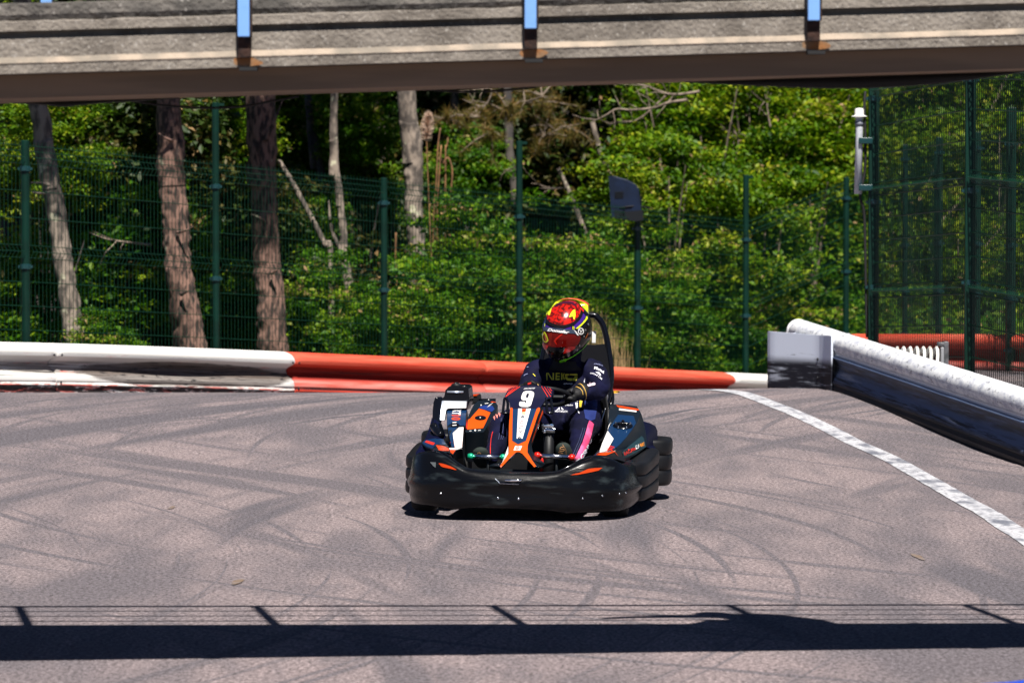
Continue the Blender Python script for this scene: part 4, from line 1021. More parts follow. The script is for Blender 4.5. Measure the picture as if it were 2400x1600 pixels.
for i, (px, py, lb) in enumerate(((1045, 280, "yellowish pine bough beside the pale plume"), (1120, 275, "yellowish pine bough above the fence between plume and tall post"), (1195, 265, "pine bough just above the tall middle post"), (1230, 240, "orange-tipped pine bough under the footbridge's cable"),
      (1275, 320, "pine bough right of the tall middle post"), (1330, 300, "orange-tipped pine bough right of the tall middle post"), (1270, 225, "green pine bough under the end of the cable"), (1150, 310, "pine bough left of the tall middle post"))):
    spray(px, py, 48.2 + 0.15 * i, 0.42, lb, i)
# pampas plume and reeds
pl = W(998, 300, 43.9); mb = MB(); v = []; f = []
plume = empty("pampas_grass", (pl.x + 0.12, pl.y, terr(pl.x, pl.y)), "pale pink feathery plume beside the lichen-spotted trunk", "plume"); off = Vector(plume.location)
rr = np.random.default_rng(3); tone = []
ax0, ax1 = W(1000, 330, 43.9) - off, W(1005, 268, 43.9) - off
for k in range(900):
    t = rr.random(); b_ = np.array(ax0.lerp(ax1, t)); d = np.array([rr.normal(0, 0.8) - 0.35, rr.normal(0, .5), 0.8 + rr.normal(0, .4)]); d /= np.linalg.norm(d); L = 0.09 * (1.1 - abs(t - 0.45))
    sd = np.cross(d, rr.normal(size=3)); sd /= np.linalg.norm(sd); sd *= 0.006; i = len(v)
    v += [b_ - sd, b_ + sd, b_ + d * L]; f.append((i, i + 1, i + 2))
meshobj("plume", v, f, mat("plume", (0.55, 0.40, 0.30), 0.8), plume)
MB().tube(catmull([Vector((0, 0, -0.1)), (Vector((0, 0, 0)) + ax0) * 0.5, ax0, ax1], 4), 0.006, 5).build("stem", M_REED, plume)
for i, pp in enumerate(([(1016, 530), (1022, 440), (1026, 350), (1032, 300)], [(1024, 520), (1028, 430), (1034, 340)], [(1052, 530), (1056, 460), (1060, 400), (1050, 370), (1038, 385)], [(1044, 400), (1046, 350), (1050, 330)], [(928, 545), (927, 610), (930, 680)])):
    P = [W(a, b, 44.8 + 0.1 * i) for a, b in pp]
    if P[0].z > P[-1].z: P = P[::-1]
    g = P[0].copy(); g.z = terr(g.x, g.y); P = [g] + P
    o = MB().tube([p - g for p in catmull(P, 4)], 0.010, 5).build("reed", M_REED, None, smooth=True); o.location = g
    tag(o, ["tall dry reed, leftmost of the reeds under the plume", "tall dry reed second from the left under the plume", "dry reed with a hooked tip right of the plume", "short dry reed just under the plume's drooping end", "dry reed stump just right of the middle left fence post"][i], "reed", "dry reeds")
# far wood: one mass of shaded leaves in front of a wooded bank
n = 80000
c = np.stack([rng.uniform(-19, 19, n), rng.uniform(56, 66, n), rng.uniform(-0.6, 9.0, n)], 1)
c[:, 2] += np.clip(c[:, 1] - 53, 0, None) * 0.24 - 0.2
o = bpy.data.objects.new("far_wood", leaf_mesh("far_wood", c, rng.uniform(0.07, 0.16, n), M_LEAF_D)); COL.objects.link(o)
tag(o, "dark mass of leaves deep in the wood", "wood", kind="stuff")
# undergrowth on the floor behind the fence
n = 26000
X = rng.uniform(-9, 9, n); Y = rng.uniform(34, 56, n); keep = Y > (34.9 + 1.54 * (X + 3.93)) - 0.0
keep |= (X > 3.4) & (Y > 40)
X, Y = X[keep], Y[keep]
Z = np.array([terr(float(a), float(b)) for a, b in zip(X, Y)]) + np.abs(rng.normal(0, 0.11, len(X)))
o = bpy.data.objects.new("undergrowth", leaf_mesh("undergrowth", np.stack([X, Y, Z], 1), rng.uniform(0.03, 0.07, len(X)), M_LEAF)); COL.objects.link(o)
tag(o, "leafy undergrowth covering the floor behind the fence", "undergrowth", kind="stuff")
# overhead canopy of the deeper trees (above the frame): it shades the wood behind
for i, (x, y, z, s) in enumerate(((-6.5, 54, 9.5, 1.5), (-3.5, 54, 9.5, 1.5), (-0.5, 54.5, 9.0, 1.5), (2.0, 55, 8.5, 1.6), (-5.0, 52, 8, 1.8), (-2.0, 54, 8, 1.8), (0.8, 57, 8.5, 1.6), (-8, 51, 8, 1.8), (5.5, 60, 9, 1.6), (8.5, 59, 9, 1.6))):
    g0 = terr(x, y); root = empty("oak_tree", (x, y, g0), ["tree whose dark crown roofs the wood at the far left, above the frame", "tree whose dark crown hangs above the thick pine, above the frame", "tree whose dark crown hangs above the plume, above the frame", "tree whose dark crown hangs above the floodlight, above the frame",
        "second row tree crown behind the left pines, above the frame", "second row tree crown behind the thin trunks, above the frame", "second row tree crown behind the bare branches, above the frame", "tree crown beyond the left edge of the wood", "tree crown far behind the right fence's corner", "tree crown far behind the right edge"][i], "tree", "tall trees roofing the wood")
    o = bpy.data.objects.new("crown", pr["crown%d" % (i % 2)]); COL.objects.link(o); o.parent = root; o.location = (0, 0, z - g0); o.scale = (s, s, s * 0.8); o.rotation_euler = (0, 0, i)
    MB().tube(catmull([Vector((0, 0, -0.2)), Vector((0.1, 0.05, 2)), Vector((-0.05, 0, z - g0))], 5), 0.11, 8).build("trunk", M_BARK_D, root, smooth=True)

# dry grass standing among the bushes behind the driver
v = []; f = []; rr = np.random.default_rng(8)
g0 = W(1390, 800, 43.9); gz = terr(g0.x, g0.y)
for k in range(420):
    x = g0.x + rr.normal(0, 0.22); y = g0.y + rr.normal(0, 0.10); z = terr(float(x), float(y)); h = rr.uniform(0.45, 1.25) * (1 - 0.5 * min(1, abs(x - g0.x) / 0.6)); lx = rr.normal(0, 0.06)
    w_ = 0.006; i = len(v)
    v += [(x - w_ - g0.x, y - g0.y, z - gz), (x + w_ - g0.x, y - g0.y, z - gz), (x + lx * .4 + w_ * .8 - g0.x, y - g0.y - .02, z + h * .6 - gz), (x + lx * .4 - w_ * .8 - g0.x, y - g0.y - .02, z + h * .6 - gz), (x + lx - g0.x, y - g0.y - .05, z + h - gz)]
    f += [(i, i + 1, i + 2, i + 3), (i + 3, i + 2, i + 4)]
o = meshobj("dry_grass", v, f, mat("dry grass", (0.34, 0.22, 0.10), 0.8, col2=(0.20, 0.16, 0.05), nscale=6)); o.location = (g0.x, g0.y, gz)
tag(o, "tuft of tall dry grass behind the fence beside the driver's helmet", "grass")
# ------------------------------------------------------------------ the kart
KA, KROLL = R(7.0), R(1.4)
KY0 = 22.8
KMAT = Matrix.Translation(Vector(((1248 - 1200) / F_PX * KY0, KY0, terr(0.1, KY0) + 0.006))) @ Matrix.Rotation(-KA, 4, 'Z') @ Matrix.Rotation(KROLL, 4, 'Y')
KINV = KMAT.inverted(); KO = KINV @ CAM
def kray(px, py): return (KINV.to_3x3() @ ray(px, py)).normalized()
def K(px, py, yl):
    d = kray(px, py); return KO + d * ((yl - KO.y) / d.y)
def zA(u, v): return 950 + u / 7.84, 890 + v / 7.84          # enlarged crops of the photograph used for tracing
def zB(u, v): return 1140 + u / 7.125, 890 + v / 7.125
def zC(u, v): return 940 + u / 7.35, 1040 + v / 7.35
def zD(u, v): return 1240 + u / 6.533, 1040 + v / 6.533
def zE(u, v): return 1250 + u / 9.227, 690 + v / 9.227
def zF(u, v): return 1210 + u / 9.8, 840 + v / 9.8
def zG(u, v): return 1240 + u / 11.2, 960 + v / 11.2
def zH(u, v): return 1370 + u / 7.127, 930 + v / 7.127
def z0(u, v): return u, v

kart = bpy.data.objects.new("kart", None); COL.objects.link(kart); kart.matrix_world = KMAT
tag(kart, "black and orange rental kart number 9 cornering on the asphalt", "kart")

M_PLA = mat("black plastic", (0.004, 0.0042, 0.0055), 0.5, spec=0.28, col2=(0.007, 0.0075, 0.009), nscale=6, bump=0.12, bscale=30, bdist=0.004)
M_BUMP = mat("scuffed black bumper", (0.0028, 0.0032, 0.0045), 0.27, spec=0.20, col2=(0.032, 0.042, 0.046), nscale=7, lo=0.54, hi=0.74, stretch=(0.5, 1, 2.5), detail=7, bump=0.25, bscale=25, bdist=0.006)
M_GLOSS = mat("gloss black", (0.003, 0.0035, 0.006), 0.22, spec=0.25, coat=0.1)
M_NAVY = mat("navy sticker", (0.0022, 0.0030, 0.020), 0.45, spec=0.2)
M_DECK = mat("blue grey sticker", (0.004, 0.024, 0.075), 0.30, coat=0.15)
M_ORANGE = mat("orange sticker", (0.52, 0.066, 0.003), 0.35, spec=0.3)
M_ORANGE_R = mat("red orange sticker", (0.52, 0.045, 0.004), 0.35, spec=0.3)
M_STK_W = mat("white sticker", (0.72, 0.71, 0.70), 0.35)
M_STK_R = mat("red sticker", (0.62, 0.025, 0.015), 0.35)
M_STK_G = mat("grey sticker", (0.08, 0.08, 0.11), 0.4)
M_CHROME = mat("chrome", (0.72, 0.74, 0.78), 0.16, 1.0)
M_ALU = mat("brushed metal", (0.42, 0.47, 0.56), 0.35, 0.6)
M_GREENP = mat("green anodised", (0.01, 0.40, 0.20), 0.3, 0.3)
M_REDP = mat("red anodised", (0.62, 0.015, 0.008), 0.3, 0.2)
M_TYRE = mat("tyre", (0.012, 0.012, 0.012), 0.85)
M_CARBON = mat("dark deck trim", (0.004, 0.008, 0.013), 0.4, spec=0.35)

def tess(loops):
    """loops of 2-D points -> triangles (first loop outer, the others holes)"""
    pl = [[Vector((a, b, 0)) for a, b in l] for l in loops]
    pts = [p for l in pl for p in l]
    return pts, [tuple(t) for t in tessellate_polygon(pl)]
def panel(name, pts, conv, m, parent=None, ext=(0, 0.02, 0), label=None, bevel=0.0, auto=35):
    """traced outline with its own depth per corner, given thickness along ext"""
    P = [K(*conv(u, v), y) for (u, v, y) in pts]; n = len(P); e = Vector(ext)
    tri = [tuple(t) for t in tessellate_polygon([[Vector((u, v, 0)) for (u, v, y) in pts]])]
    vs = P + [p + e for p in P]
    fs = tri + [tuple(i + n for i in t) for t in tri] + [(i, (i + 1) % n, n + (i + 1) % n, n + i) for i in range(n)]
    o = meshobj(name, vs, fs, m, parent or kart, auto=auto)
    if bevel:
        b = o.modifiers.new("bevel", 'BEVEL'); b.width = bevel; b.segments = 2; b.limit_method = 'ANGLE'; b.angle_limit = R(40)
    if label: o["label"] = label
    return o
BV = {}
def bvh_of(objs):
    vs, fs = [], []
    for o in objs:
        n = len(vs); me = o.data; vs += [v.co.copy() for v in me.vertices]; fs += [tuple(i + n for i in p.vertices) for p in me.polygons]
    return BVHTree.FromPolygons(vs, fs)
def cast(bv, px, py, off, yguess):
    d = kray(px, py); h = bv.ray_cast(KO, d)
    if h[0] is None:
        g = K(px, py, yguess); h = bv.find_nearest(g)
        return h[0] + (h[1] if h[1].dot(d) < 0 else -h[1]) * off
    nn = h[1] if h[1].dot(d) < 0 else -h[1]
    return h[0] + nn * off - d * 0.0006
def decal2(name, tri2d, m, bv, parent, off=0.003, yg=0.0, grid=6.0, shift=None, smooth=True, label=None):
    """flat print cut into small triangles and laid on a curved surface"""
    pts, tris = tri2d
    bm = bmesh.new(); vv = [bm.verts.new(p) for p in pts]
    for t in tris:
        try: bm.faces.new([vv[i] for i in t])
        except ValueError: pass
    xs_ = [p[0] for p in pts]; ys_ = [p[1] for p in pts]
    for ax, lo, hi in ((0, min(xs_), max(xs_)), (1, min(ys_), max(ys_))):
        x = math.floor(lo / grid) * grid + grid
        while x < hi:
            co = Vector((x, 0, 0)) if ax == 0 else Vector((0, x, 0)); no = Vector((1, 0, 0)) if ax == 0 else Vector((0, 1, 0))
            bmesh.ops.bisect_plane(bm, geom=list(bm.verts) + list(bm.edges) + list(bm.faces), plane_co=co, plane_no=no); x += grid
    for v in bm.verts:
        q = cast(bv, v.co.x, v.co.y, off, yg); v.co = q if shift is None else q + shift
    me = bpy.data.meshes.new(name); bm.to_mesh(me); bm.free()
    for p in me.polygons: p.use_smooth = smooth
    me.materials.append(m); o = bpy.data.objects.new(name, me); COL.objects.link(o); o.parent = parent
    if label: o["label"] = label
    return o
def decal(name, loops, conv, m, bv, parent, **kw):
    return decal2(name, tess([[conv(u, v) for u, v in l] for l in loops]), m, bv, parent, **kw)
def strip(pts, w):
    """2-D ribbon of half width w (number or list) along points"""
    n = len(pts); L_, R_ = [], []
    for i, p in enumerate(pts):
        a = pts[max(i - 1, 0)]; b = pts[min(i + 1, n - 1)]; dx, dy = b[0] - a[0], b[1] - a[1]; l = math.hypot(dx, dy) or 1
        ww = w[i] if isinstance(w, (list, tuple)) else w
        L_.append((p[0] - dy / l * ww, p[1] + dx / l * ww)); R_.append((p[0] + dy / l * ww, p[1] - dx / l * ww))
    return L_ + R_[::-1]
_tc = {}
def text_tris(s, bold=0.02, shear=0.0, spacing=1.0):
    k = (s, bold, shear, spacing)
    if k in _tc: return _tc[k]
    cu = bpy.data.curves.new("lettering", 'FONT'); cu.body = s; cu.offset = bold; cu.shear = shear; cu.space_character = spacing; cu.resolution_u = 3
    o = bpy.data.objects.new("lettering", cu); COL.objects.link(o)
    dg = bpy.context.evaluated_depsgraph_get(); me = bpy.data.meshes.new_from_object(o.evaluated_get(dg))
    pts = [(v.co.x, v.co.y) for v in me.vertices]; fs = [tuple(p.vertices) for p in me.polygons]
    bpy.data.objects.remove(o); bpy.data.curves.remove(cu); bpy.data.meshes.remove(me)
    x0, x1 = min(p[0] for p in pts), max(p[0] for p in pts); y0, y1 = min(p[1] for p in pts), max(p[1] for p in pts)
    _tc[k] = ([((p[0] - x0) / (x1 - x0), (p[1] - y0) / (y1 - y0)) for p in pts], fs); return _tc[k]
def text(s, tl, tr, bl, conv, m, bv, parent, bold=0.02, shear=0.0, name="lettering", arc=None, **kw):
    """letters set into the traced parallelogram: top-left, top-right, bottom-left corners"""
    pts, fs = text_tris(s, bold, shear); tl, tr, bl = conv(*tl), conv(*tr), conv(*bl); out = []
    for (x, y) in pts:
        px = bl[0] + (tr[0] - tl[0]) * x + (tl[0] - bl[0]) * y; py = bl[1] + (tr[1] - tl[1]) * x + (tl[1] - bl[1]) * y
        if arc: py += arc * (4 * x * (1 - x))
        out.append(Vector((px, py, 0)))
    return decal2(name, (out, fs), m, bv, parent, **kw)

# ---- chassis
ch = MB()
ch.bbox((0.0, -0.15, 0.075), (0.70, 1.35, 0.02), 0.008)
floor_tray = ch.build("floor_tray", M_PLA, kart, auto=40)
fr = MB()
for sx in (-0.33, 0.33):
    fr.tube(catmull([Vector((sx, -0.85, 0.075)), Vector((sx, -0.3, 0.07)), Vector((sx * 1.05, 0.3, 0.08)), Vector((sx, 0.68, 0.10))], 4), 0.015, 8)
fr.tube([Vector((-0.33, -0.83, 0.08)), Vector((0.33, -0.83, 0.08))], 0.015, 8).tube([Vector((-0.40, 0.55, 0.13)), Vector((0.50, 0.55, 0.13))], 0.02, 8).tube([Vector((-0.5, -0.55, 0.12)), Vector((0.5, -0.55, 0.12))], 0.012, 8)
fr.build("chassis_frame", M_DARK, kart, smooth=True)
for (x, y, r_, w_) in ((-0.50, -0.55, 0.125, 0.13), (0.50, -0.55, 0.125, 0.13), (-0.52, 0.56, 0.135, 0.20), (0.50, 0.56, 0.135, 0.20)):
    q = Matrix.Rotation(R(90), 3, 'Y')
    wh = MB().lathe([(0.055, -w_ / 2), (r_ * 0.9, -w_ / 2), (r_, -w_ * 0.36), (r_ + 0.002, 0), (r_, w_ * 0.36), (r_ * 0.9, w_ / 2), (0.055, w_ / 2)], (x, y, r_ - 0.002), q, 24).build("wheel", M_TYRE, kart, auto=50)
    MB().lathe([(0.0, -w_ * 0.35), (0.06, -w_ * 0.48), (0.064, -w_ * 0.48), (0.064, w_ * 0.48), (0.06, w_ * 0.48), (0.0, w_ * 0.35)], (x, y, r_ - 0.002), q, 16).build("rim", M_ALU, wh, auto=40)

# ---- front bumper: one moulded piece wrapped round the nose
def bump_top(x):
    x = abs(x)
    return interp([(0, 0.245), (0.16, 0.246), (0.24, 0.254), (0.30, 0.281), (0.37, 0.313), (0.43, 0.330), (0.49, 0.333), (0.54, 0.322), (0.58, 0.295), (0.60, 0.28)], x)
NB = 96; rings = []; bplan = []
for i in range(NB + 1):
    ph = R(-101 + 202 * i / NB)
    sx, cy = math.sin(ph), math.cos(ph); e_ = 2 / 3.1
    x = 0.012 + 0.590 * math.copysign(abs(sx) ** e_, sx); y = -0.46 - 0.54 * math.copysign(abs(cy) ** e_, cy)
    bplan.append(Vector((x, y, 0)))
for i, p in enumerate(bplan):
    t = (bplan[min(i + 1, NB)] - bplan[max(i - 1, 0)]).normalized(); o_ = Vector((t.y, -t.x, 0))
    ax = abs(p.x); zt = bump_top(p.x); side = sm(-0.72, -0.5, p.y)
    ridge = 0.16 + 0.02 * math.cos(ax * 5.0)
    bulge = 0.012 * side
    lip = interp([(0, 0.058), (0.2, 0.055), (0.3, 0.042), (0.45, 0.052), (0.56, 0.048), (0.66, 0.065)], ax)
    inset = 0.010 * (1 - sm(0.10, 0.30, ax))
    P_ = [(-0.10, lip + 0.02), (-0.06, lip + 0.002), (-0.022, lip), (-0.006, lip + 0.012), (0.0 + bulge, 0.095), (0.0 - inset * 0.5 + 0.006 * side, 0.128), (0.006 - inset * 0.5 + 0.006 * side, ridge - 0.006),
          (0.010 + 0.004 * math.cos(ax * 9) + bulge, ridge + 0.014), (0.006 + bulge, ridge + 0.03), (0.002, min(zt - 0.03, ridge + 0.05)), (-0.004 - 0.008 * sm(.25, .45, ax), zt - 0.020), (-0.013 - 0.018 * sm(.25, .45, ax), zt - 0.006), (-0.028 - 0.03 * sm(.25, .45, ax), zt),
          (-0.046 - 0.05 * sm(.25, .45, ax), zt - 0.006), (-0.058 - 0.055 * sm(.25, .45, ax), zt - 0.03), (-0.12 - 0.03 * sm(.25, .45, ax), zt - 0.06), (-0.14, 0.12)]
    rings.append([p + o_ * a + Vector((0, 0, b)) for a, b in P_])
front = MB().loft(rings).build("bumper", M_BUMP, kart, auto=55); front["label"] = "wide scuffed black bumper across the nose of the kart"
bvF = bvh_of([front])
M_RIM = mat("bumper edge", (0.004, 0.0045, 0.006), 0.12, spec=0.6, coat=0.5)
rim = []
for i in range(14, NB - 13):
    p = bplan[i]; t = (bplan[i + 1] - bplan[i - 1]).normalized(); o_ = Vector((t.y, -t.x, 0)); ax = abs(p.x)
    rim.append(p + o_ * (-0.050 - 0.045 * sm(.25, .45, ax)) + Vector((0, 0, bump_top(p.x) - 0.002)))
MB().tube(rim, 0.0065, 8).build("bumper_edge", M_RIM, front, smooth=True)
ln = []
for i in range(20, NB - 19):
    p = bplan[i]; t = (bplan[i + 1] - bplan[i - 1]).normalized(); o_ = Vector((t.y, -t.x, 0)); ax = abs(p.x)
    ln.append(p + o_ * (-0.010 - 0.006 * sm(.25, .45, ax)) + Vector((0, 0, bump_top(p.x) - 0.024 - 0.03 * sm(.2, .4, ax))))
MB().tube(ln, 0.0045, 6).build("bumper_crease", M_RIM, front, smooth=True)
decal("light_slash", [[(650, 330), (690, 332), (740, 342), (850, 380), (900, 405), (962, 445), (930, 446), (840, 422), (720, 398), (690, 380)]], zC, M_ORANGE_R, bvF, front, yg=-0.8, label="orange flash on the bumper's left corner")
decal("light_slash", [[(632, 476), (700, 455), (770, 440), (900, 380), (1000, 368), (1122, 362), (1060, 405), (940, 432), (860, 448), (740, 470)]], zD, M_ORANGE_R, bvF, front, yg=-0.8, label="orange flash on the bumper's right corner")
decal("grey_slash", [[(505, 312), (605, 315), (602, 408), (560, 380)]], zC, mat("grey recess", (0.10, 0.115, 0.12), 0.5), bvF, front, yg=-0.8)
decal("slot_recess", [[(1620, 600), (2110, 600), (2035, 690), (1700, 672)]], zC, M_GLOSS, bvF, front, yg=-1.0, off=0.002)
decal("slot_edge", [strip([(1622, 600), (1700, 672), (2030, 688)], 4)], zC, M_ALU, bvF, front, yg=-1.0, off=0.004)
a_ = [cast(bvF, *zC(u, v), 0.005, -1.0) for (u, v) in ((1792, 632), (1900, 634), (2000, 634), (2072, 632))]
MB().tube(a_, 0.0065, 10).build("chrome_bar", M_CHROME, front, smooth=True)
for (u, v, c) in ((1675, 932, 1), (2025, 945, 1), (690, 850, 1)):
    q = cast(bvF, *zC(u, v), 0.002, -0.9); MB().lathe([(0, -0.003), (0.006, -0.003), (0.006, 0.002), (0.003, 0.004), (0, 0.004)], q, Matrix.Rotation(R(90), 3, 'X'), 8).build("rivet", M_CHROME, front, smooth=True)
for (u, v) in ((820, 832), (1120, 790), (1378, 762), (1476, 745)):
    q = cast(bvF, *zD(u, v), 0.002, -0.9); MB().lathe([(0, -0.003), (0.005, -0.003), (0.005, 0.002), (0.003, 0.004), (0, 0.004)], q, Matrix.Rotation(R(90), 3, 'X'), 8).build("rivet", M_CHROME, front, smooth=True)

# ---- side and rear bumpers: stacked round ribs
def ribbed(name, plan, bulges, z0_, z1_, depth, label=None):
    rings = []; n = len(plan)
    for i, p in enumerate(plan):
        t = (plan[min(i + 1, n - 1)] - plan[max(i - 1, 0)]).normalized(); o_ = Vector((t.y, -t.x, 0)); ring = []
        e = min(i, n - 1 - i) / 3.0; pin = 0.03 * (1 - min(1, e)) ** 2
        kmax = bulges * 8
        for k in range(kmax + 1):
            f = k / kmax; a = abs(math.sin(math.pi * f * bulges)) ** 0.30
            ring.append(p + o_ * (-0.010 + 0.011 * a - pin) + Vector((0, 0, z0_(p) + (z1_(p) - z0_(p)) * f)))
        ring.append(p - o_ * (depth * 0.5) + Vector((0, 0, z1_(p) - 0.003))); ring.append(p - o_ * depth + Vector((0, 0, z1_(p) - 0.02))); ring.append(p - o_ * depth + Vector((0, 0, z0_(p) + 0.01)))
        rings.append(ring)
    o = MB().loft(rings).build(name, M_PLA, kart, auto=60)
    if label: o["label"] = label
    return o
sideR = catmull([Vector((0.46, -0.48, 0)), Vector((0.56, -0.47, 0)), Vector((0.632, -0.38, 0)), Vector((0.650, -0.15, 0)), Vector((0.657, 0.15, 0)), Vector((0.642, 0.30, 0)), Vector((0.58, 0.38, 0)), Vector((0.45, 0.40, 0))], 5)
ribbed("side_bumper", sideR, 3, lambda p: 0.075, lambda p: 0.275 + 0.03 * sm(-0.4, 0.2, p.y), 0.13, "stacked black side bumper on the right of the photo")
sideL = [Vector((-p.x, p.y, 0)) for p in sideR][::-1]
ribbed("side_bumper", sideL, 3, lambda p: 0.075, lambda p: 0.275 + 0.03 * sm(-0.4, 0.2, p.y), 0.13, "stacked black side bumper on the left of the photo")
rear = catmull([Vector((0.50, 0.44, 0)), Vector((0.61, 0.455, 0)), Vector((0.68, 0.52, 0)), Vector((0.688, 0.66, 0)), Vector((0.66, 0.80, 0)), Vector((0.52, 0.87, 0)), Vector((0.2, 0.89, 0)), Vector((-0.2, 0.89, 0)), Vector((-0.52, 0.87, 0)), Vector((-0.65, 0.80, 0)), Vector((-0.69, 0.66, 0)), Vector((-0.68, 0.52, 0)), Vector((-0.61, 0.455, 0)), Vector((-0.50, 0.44, 0))], 5)
ribbed("bumper", rear, 3, lambda p: 0.09, lambda p: 0.34, 0.11, "stacked black bumper round the tail of the kart")

# ---- right hand bodywork (the side nearest the right of the photo)
deckR = panel("side_pod", [(420, 120, .45), (700, 132, .45), (875, 155, .45), (925, 235, .40), (925, 290, .36), (880, 420, .22), (800, 545, .06), (700, 680, -.08), (600, 790, -.20), (490, 885, -.33), (240, 935, -.40), (300, 760, -.2), (395, 520, .06), (405, 300, .25)], zH, M_CARBON, ext=(0, 0, -0.20), label="right-hand side pod")
skinR = panel("pod_skin", [(925, 235, .40), (950, 285, .40), (985, 400, .40), (1020, 560, .36), (1045, 700, .30), (1035, 830, .22), (900, 930, 0.0), (780, 1010, -.16), (690, 1085, -.30), (640, 990, -.35), (605, 905, -.38), (490, 885, -.33), (600, 790, -.20), (700, 680, -.08), (800, 545, .06), (880, 420, .22), (925, 290, .36)], zH, M_CARBON, deckR, ext=(-0.03, 0.01, -0.02))
cover = panel("wheel_cover", [(985, 400, .40), (1110, 435, .50), (1190, 480, .56), (1222, 560, .60), (1225, 800, .58), (1170, 905, .36), (1035, 830, .26), (1045, 700, .30), (1020, 560, .36)], zH, M_NAVY, ext=(-0.10, 0.03, -0.02), bevel=0.012)
bvR = bvh_of([deckR]); bvS = bvh_of([skinR])
KW = dict(yg=0.0, grid=20)
decal("blue_sticker", [[(480, 420), (560, 300), (820, 320), (860, 440), (795, 545), (695, 680), (590, 795), (490, 880), (430, 870), (485, 705), (392, 575), (405, 520)]], zH, M_DECK, bvR, deckR, off=0.002, **KW)
decal("white_sticker", [[(385, 572), (485, 705), (375, 905), (243, 932), (300, 770)]], zH, M_STK_W, bvR, deckR, off=0.003, **KW)
for k in range(5):
    y = 818 + 21 * k; decal("red_stripe", [[(425 - k * 14, y), (500 - k * 18, y + 26), (496 - k * 18, y + 37), (420 - k * 14, y + 11)]], zH, M_STK_R, bvR, deckR, off=0.0035, **KW)
for k in range(5):
    y = 845 + 17 * k; decal("red_stripe", [[(270 - k * 6, y), (395 - k * 9, y + 16), (393 - k * 9, y + 20), (268 - k * 6, y + 4)]], zH, M_STK_R, bvR, deckR, off=0.004, **KW)
decal("orange_sticker", [[(525, 143), (640, 160), (900, 205), (905, 232), (850, 225), (560, 178)]], zH, M_ORANGE_R, bvR, deckR, off=0.003, yg=0.4, grid=20)
for k in range(2):
    decal("white_stripe", [[(572, 196 + k * 20), (870, 236 + k * 14), (866, 246 + k * 14), (575, 208 + k * 20)]], zH, M_STK_W, bvR, deckR, off=0.003, yg=0.4, grid=20)
decal("white_sticker", [[(392, 412), (438, 425), (400, 488)]], zH, M_STK_W, bvR, deckR, off=0.003, **KW)
decal("grey_sticker", [[(950, 650), (985, 690), (1020, 830), (870, 915), (720, 1000), (650, 1010), (620, 920), (760, 800)]], zH, mat("teal grey sticker", (0.016, 0.045, 0.055), 0.35), bvS, skinR, off=0.002, yg=0.0, grid=20)
text("RACING", (636, 930), (830, 822), (660, 985), zH, M_STK_R, bvS, skinR, bold=0.05, shear=0.15, yg=0.0, grid=40, off=0.0035)
text("DA", (832, 818), (905, 785), (850, 876), zH, M_STK_W, bvS, skinR, bold=0.05, shear=0.15, yg=0.1, grid=40, off=0.0035)
text("KART", (908, 785), (985, 757), (925, 838), zH, mat("amber sticker", (0.75, 0.25, 0.02), 0.4), bvS, skinR, bold=0.04, shear=0.15, yg=0.2, grid=40, off=0.0035)
decal("red_stripe", [[(680, 1045), (800, 1015), (700, 1085)]], zH, M_STK_R, bvS, skinR, off=0.003, yg=-0.2, grid=20)
# filler cap with its latch
c_ = cast(bvR, *zH(640, 500), 0.0, 0.1)
nr = (K(*zH(700, 680), -.08) - K(*zH(395, 520), .06)).cross(K(*zH(875, 155), .45) - K(*zH(395, 520), .06)).normalized()
if nr.z < 0: nr = -nr
q = nr.to_track_quat('Z', 'Y').to_matrix()
cp = MB().lathe([(0.0, 0.0), (0.052, 0.0), (0.054, 0.008), (0.048, 0.014), (0.036, 0.016), (0.032, 0.012), (0.0, 0.012)], c_, q, 24).build("filler_cap", M_GLOSS, deckR, auto=40)
MB().bbox(c_ + q @ Vector((0, 0, 0.022)), (0.012, 0.06, 0.02), 0.004, q).bbox(c_ + q @ Vector((0, 0, 0.02)), (0.055, 0.012, 0.012), 0.004, q).lathe([(0, 0.014), (0.010, 0.014), (0.008, 0.036), (0, 0.038)], c_, q, 12).build("latch", M_GLOSS, cp, auto=40)
for (dx, dy) in ((0.04, 0.02), (-0.04, 0.02), (0.02, -0.05), (-0.025, -0.05), (0.0, 0.0)):
    MB().lathe([(0, 0.008), (0.005, 0.012), (0.004, 0.02), (0, 0.021)], c_ + q @ Vector((dx, dy, 0.014 if dx == 0 else 0)), q, 8).build("bolt", M_CHROME, cp, smooth=True)
# front wing of the pod, orange on top
wingR = panel("pod_nose", [(175, 975, -.52), (240, 935, -.42), (450, 905, -.40), (605, 890, -.38), (640, 990, -.40), (690, 1085, -.44), (560, 1045, -.50), (360, 1020, -.55), (100, 1050, -.58)], zH, M_PLA, ext=(0, 0.05, -0.06))
bvW = bvh_of([wingR])
decal("orange_sticker", [[(175, 975), (235, 936), (380, 925), (600, 890), (480, 930), (355, 982)]], zH, M_ORANGE_R, bvW, wingR, off=0.003, yg=-0.45, grid=20)
decal("white_stripe", [[(235, 930), (440, 905), (530, 900), (400, 925), (250, 938)]], zH, M_STK_W, bvW, wingR, off=0.004, yg=-0.42, grid=20)
o = MB().tube([K(*zH(90, 1048), -.60), K(*zH(165, 985), -.56), K(*zH(240, 900), -.45)], 0.006, 8).build("chrome_rail", M_CHROME, kart, smooth=True)
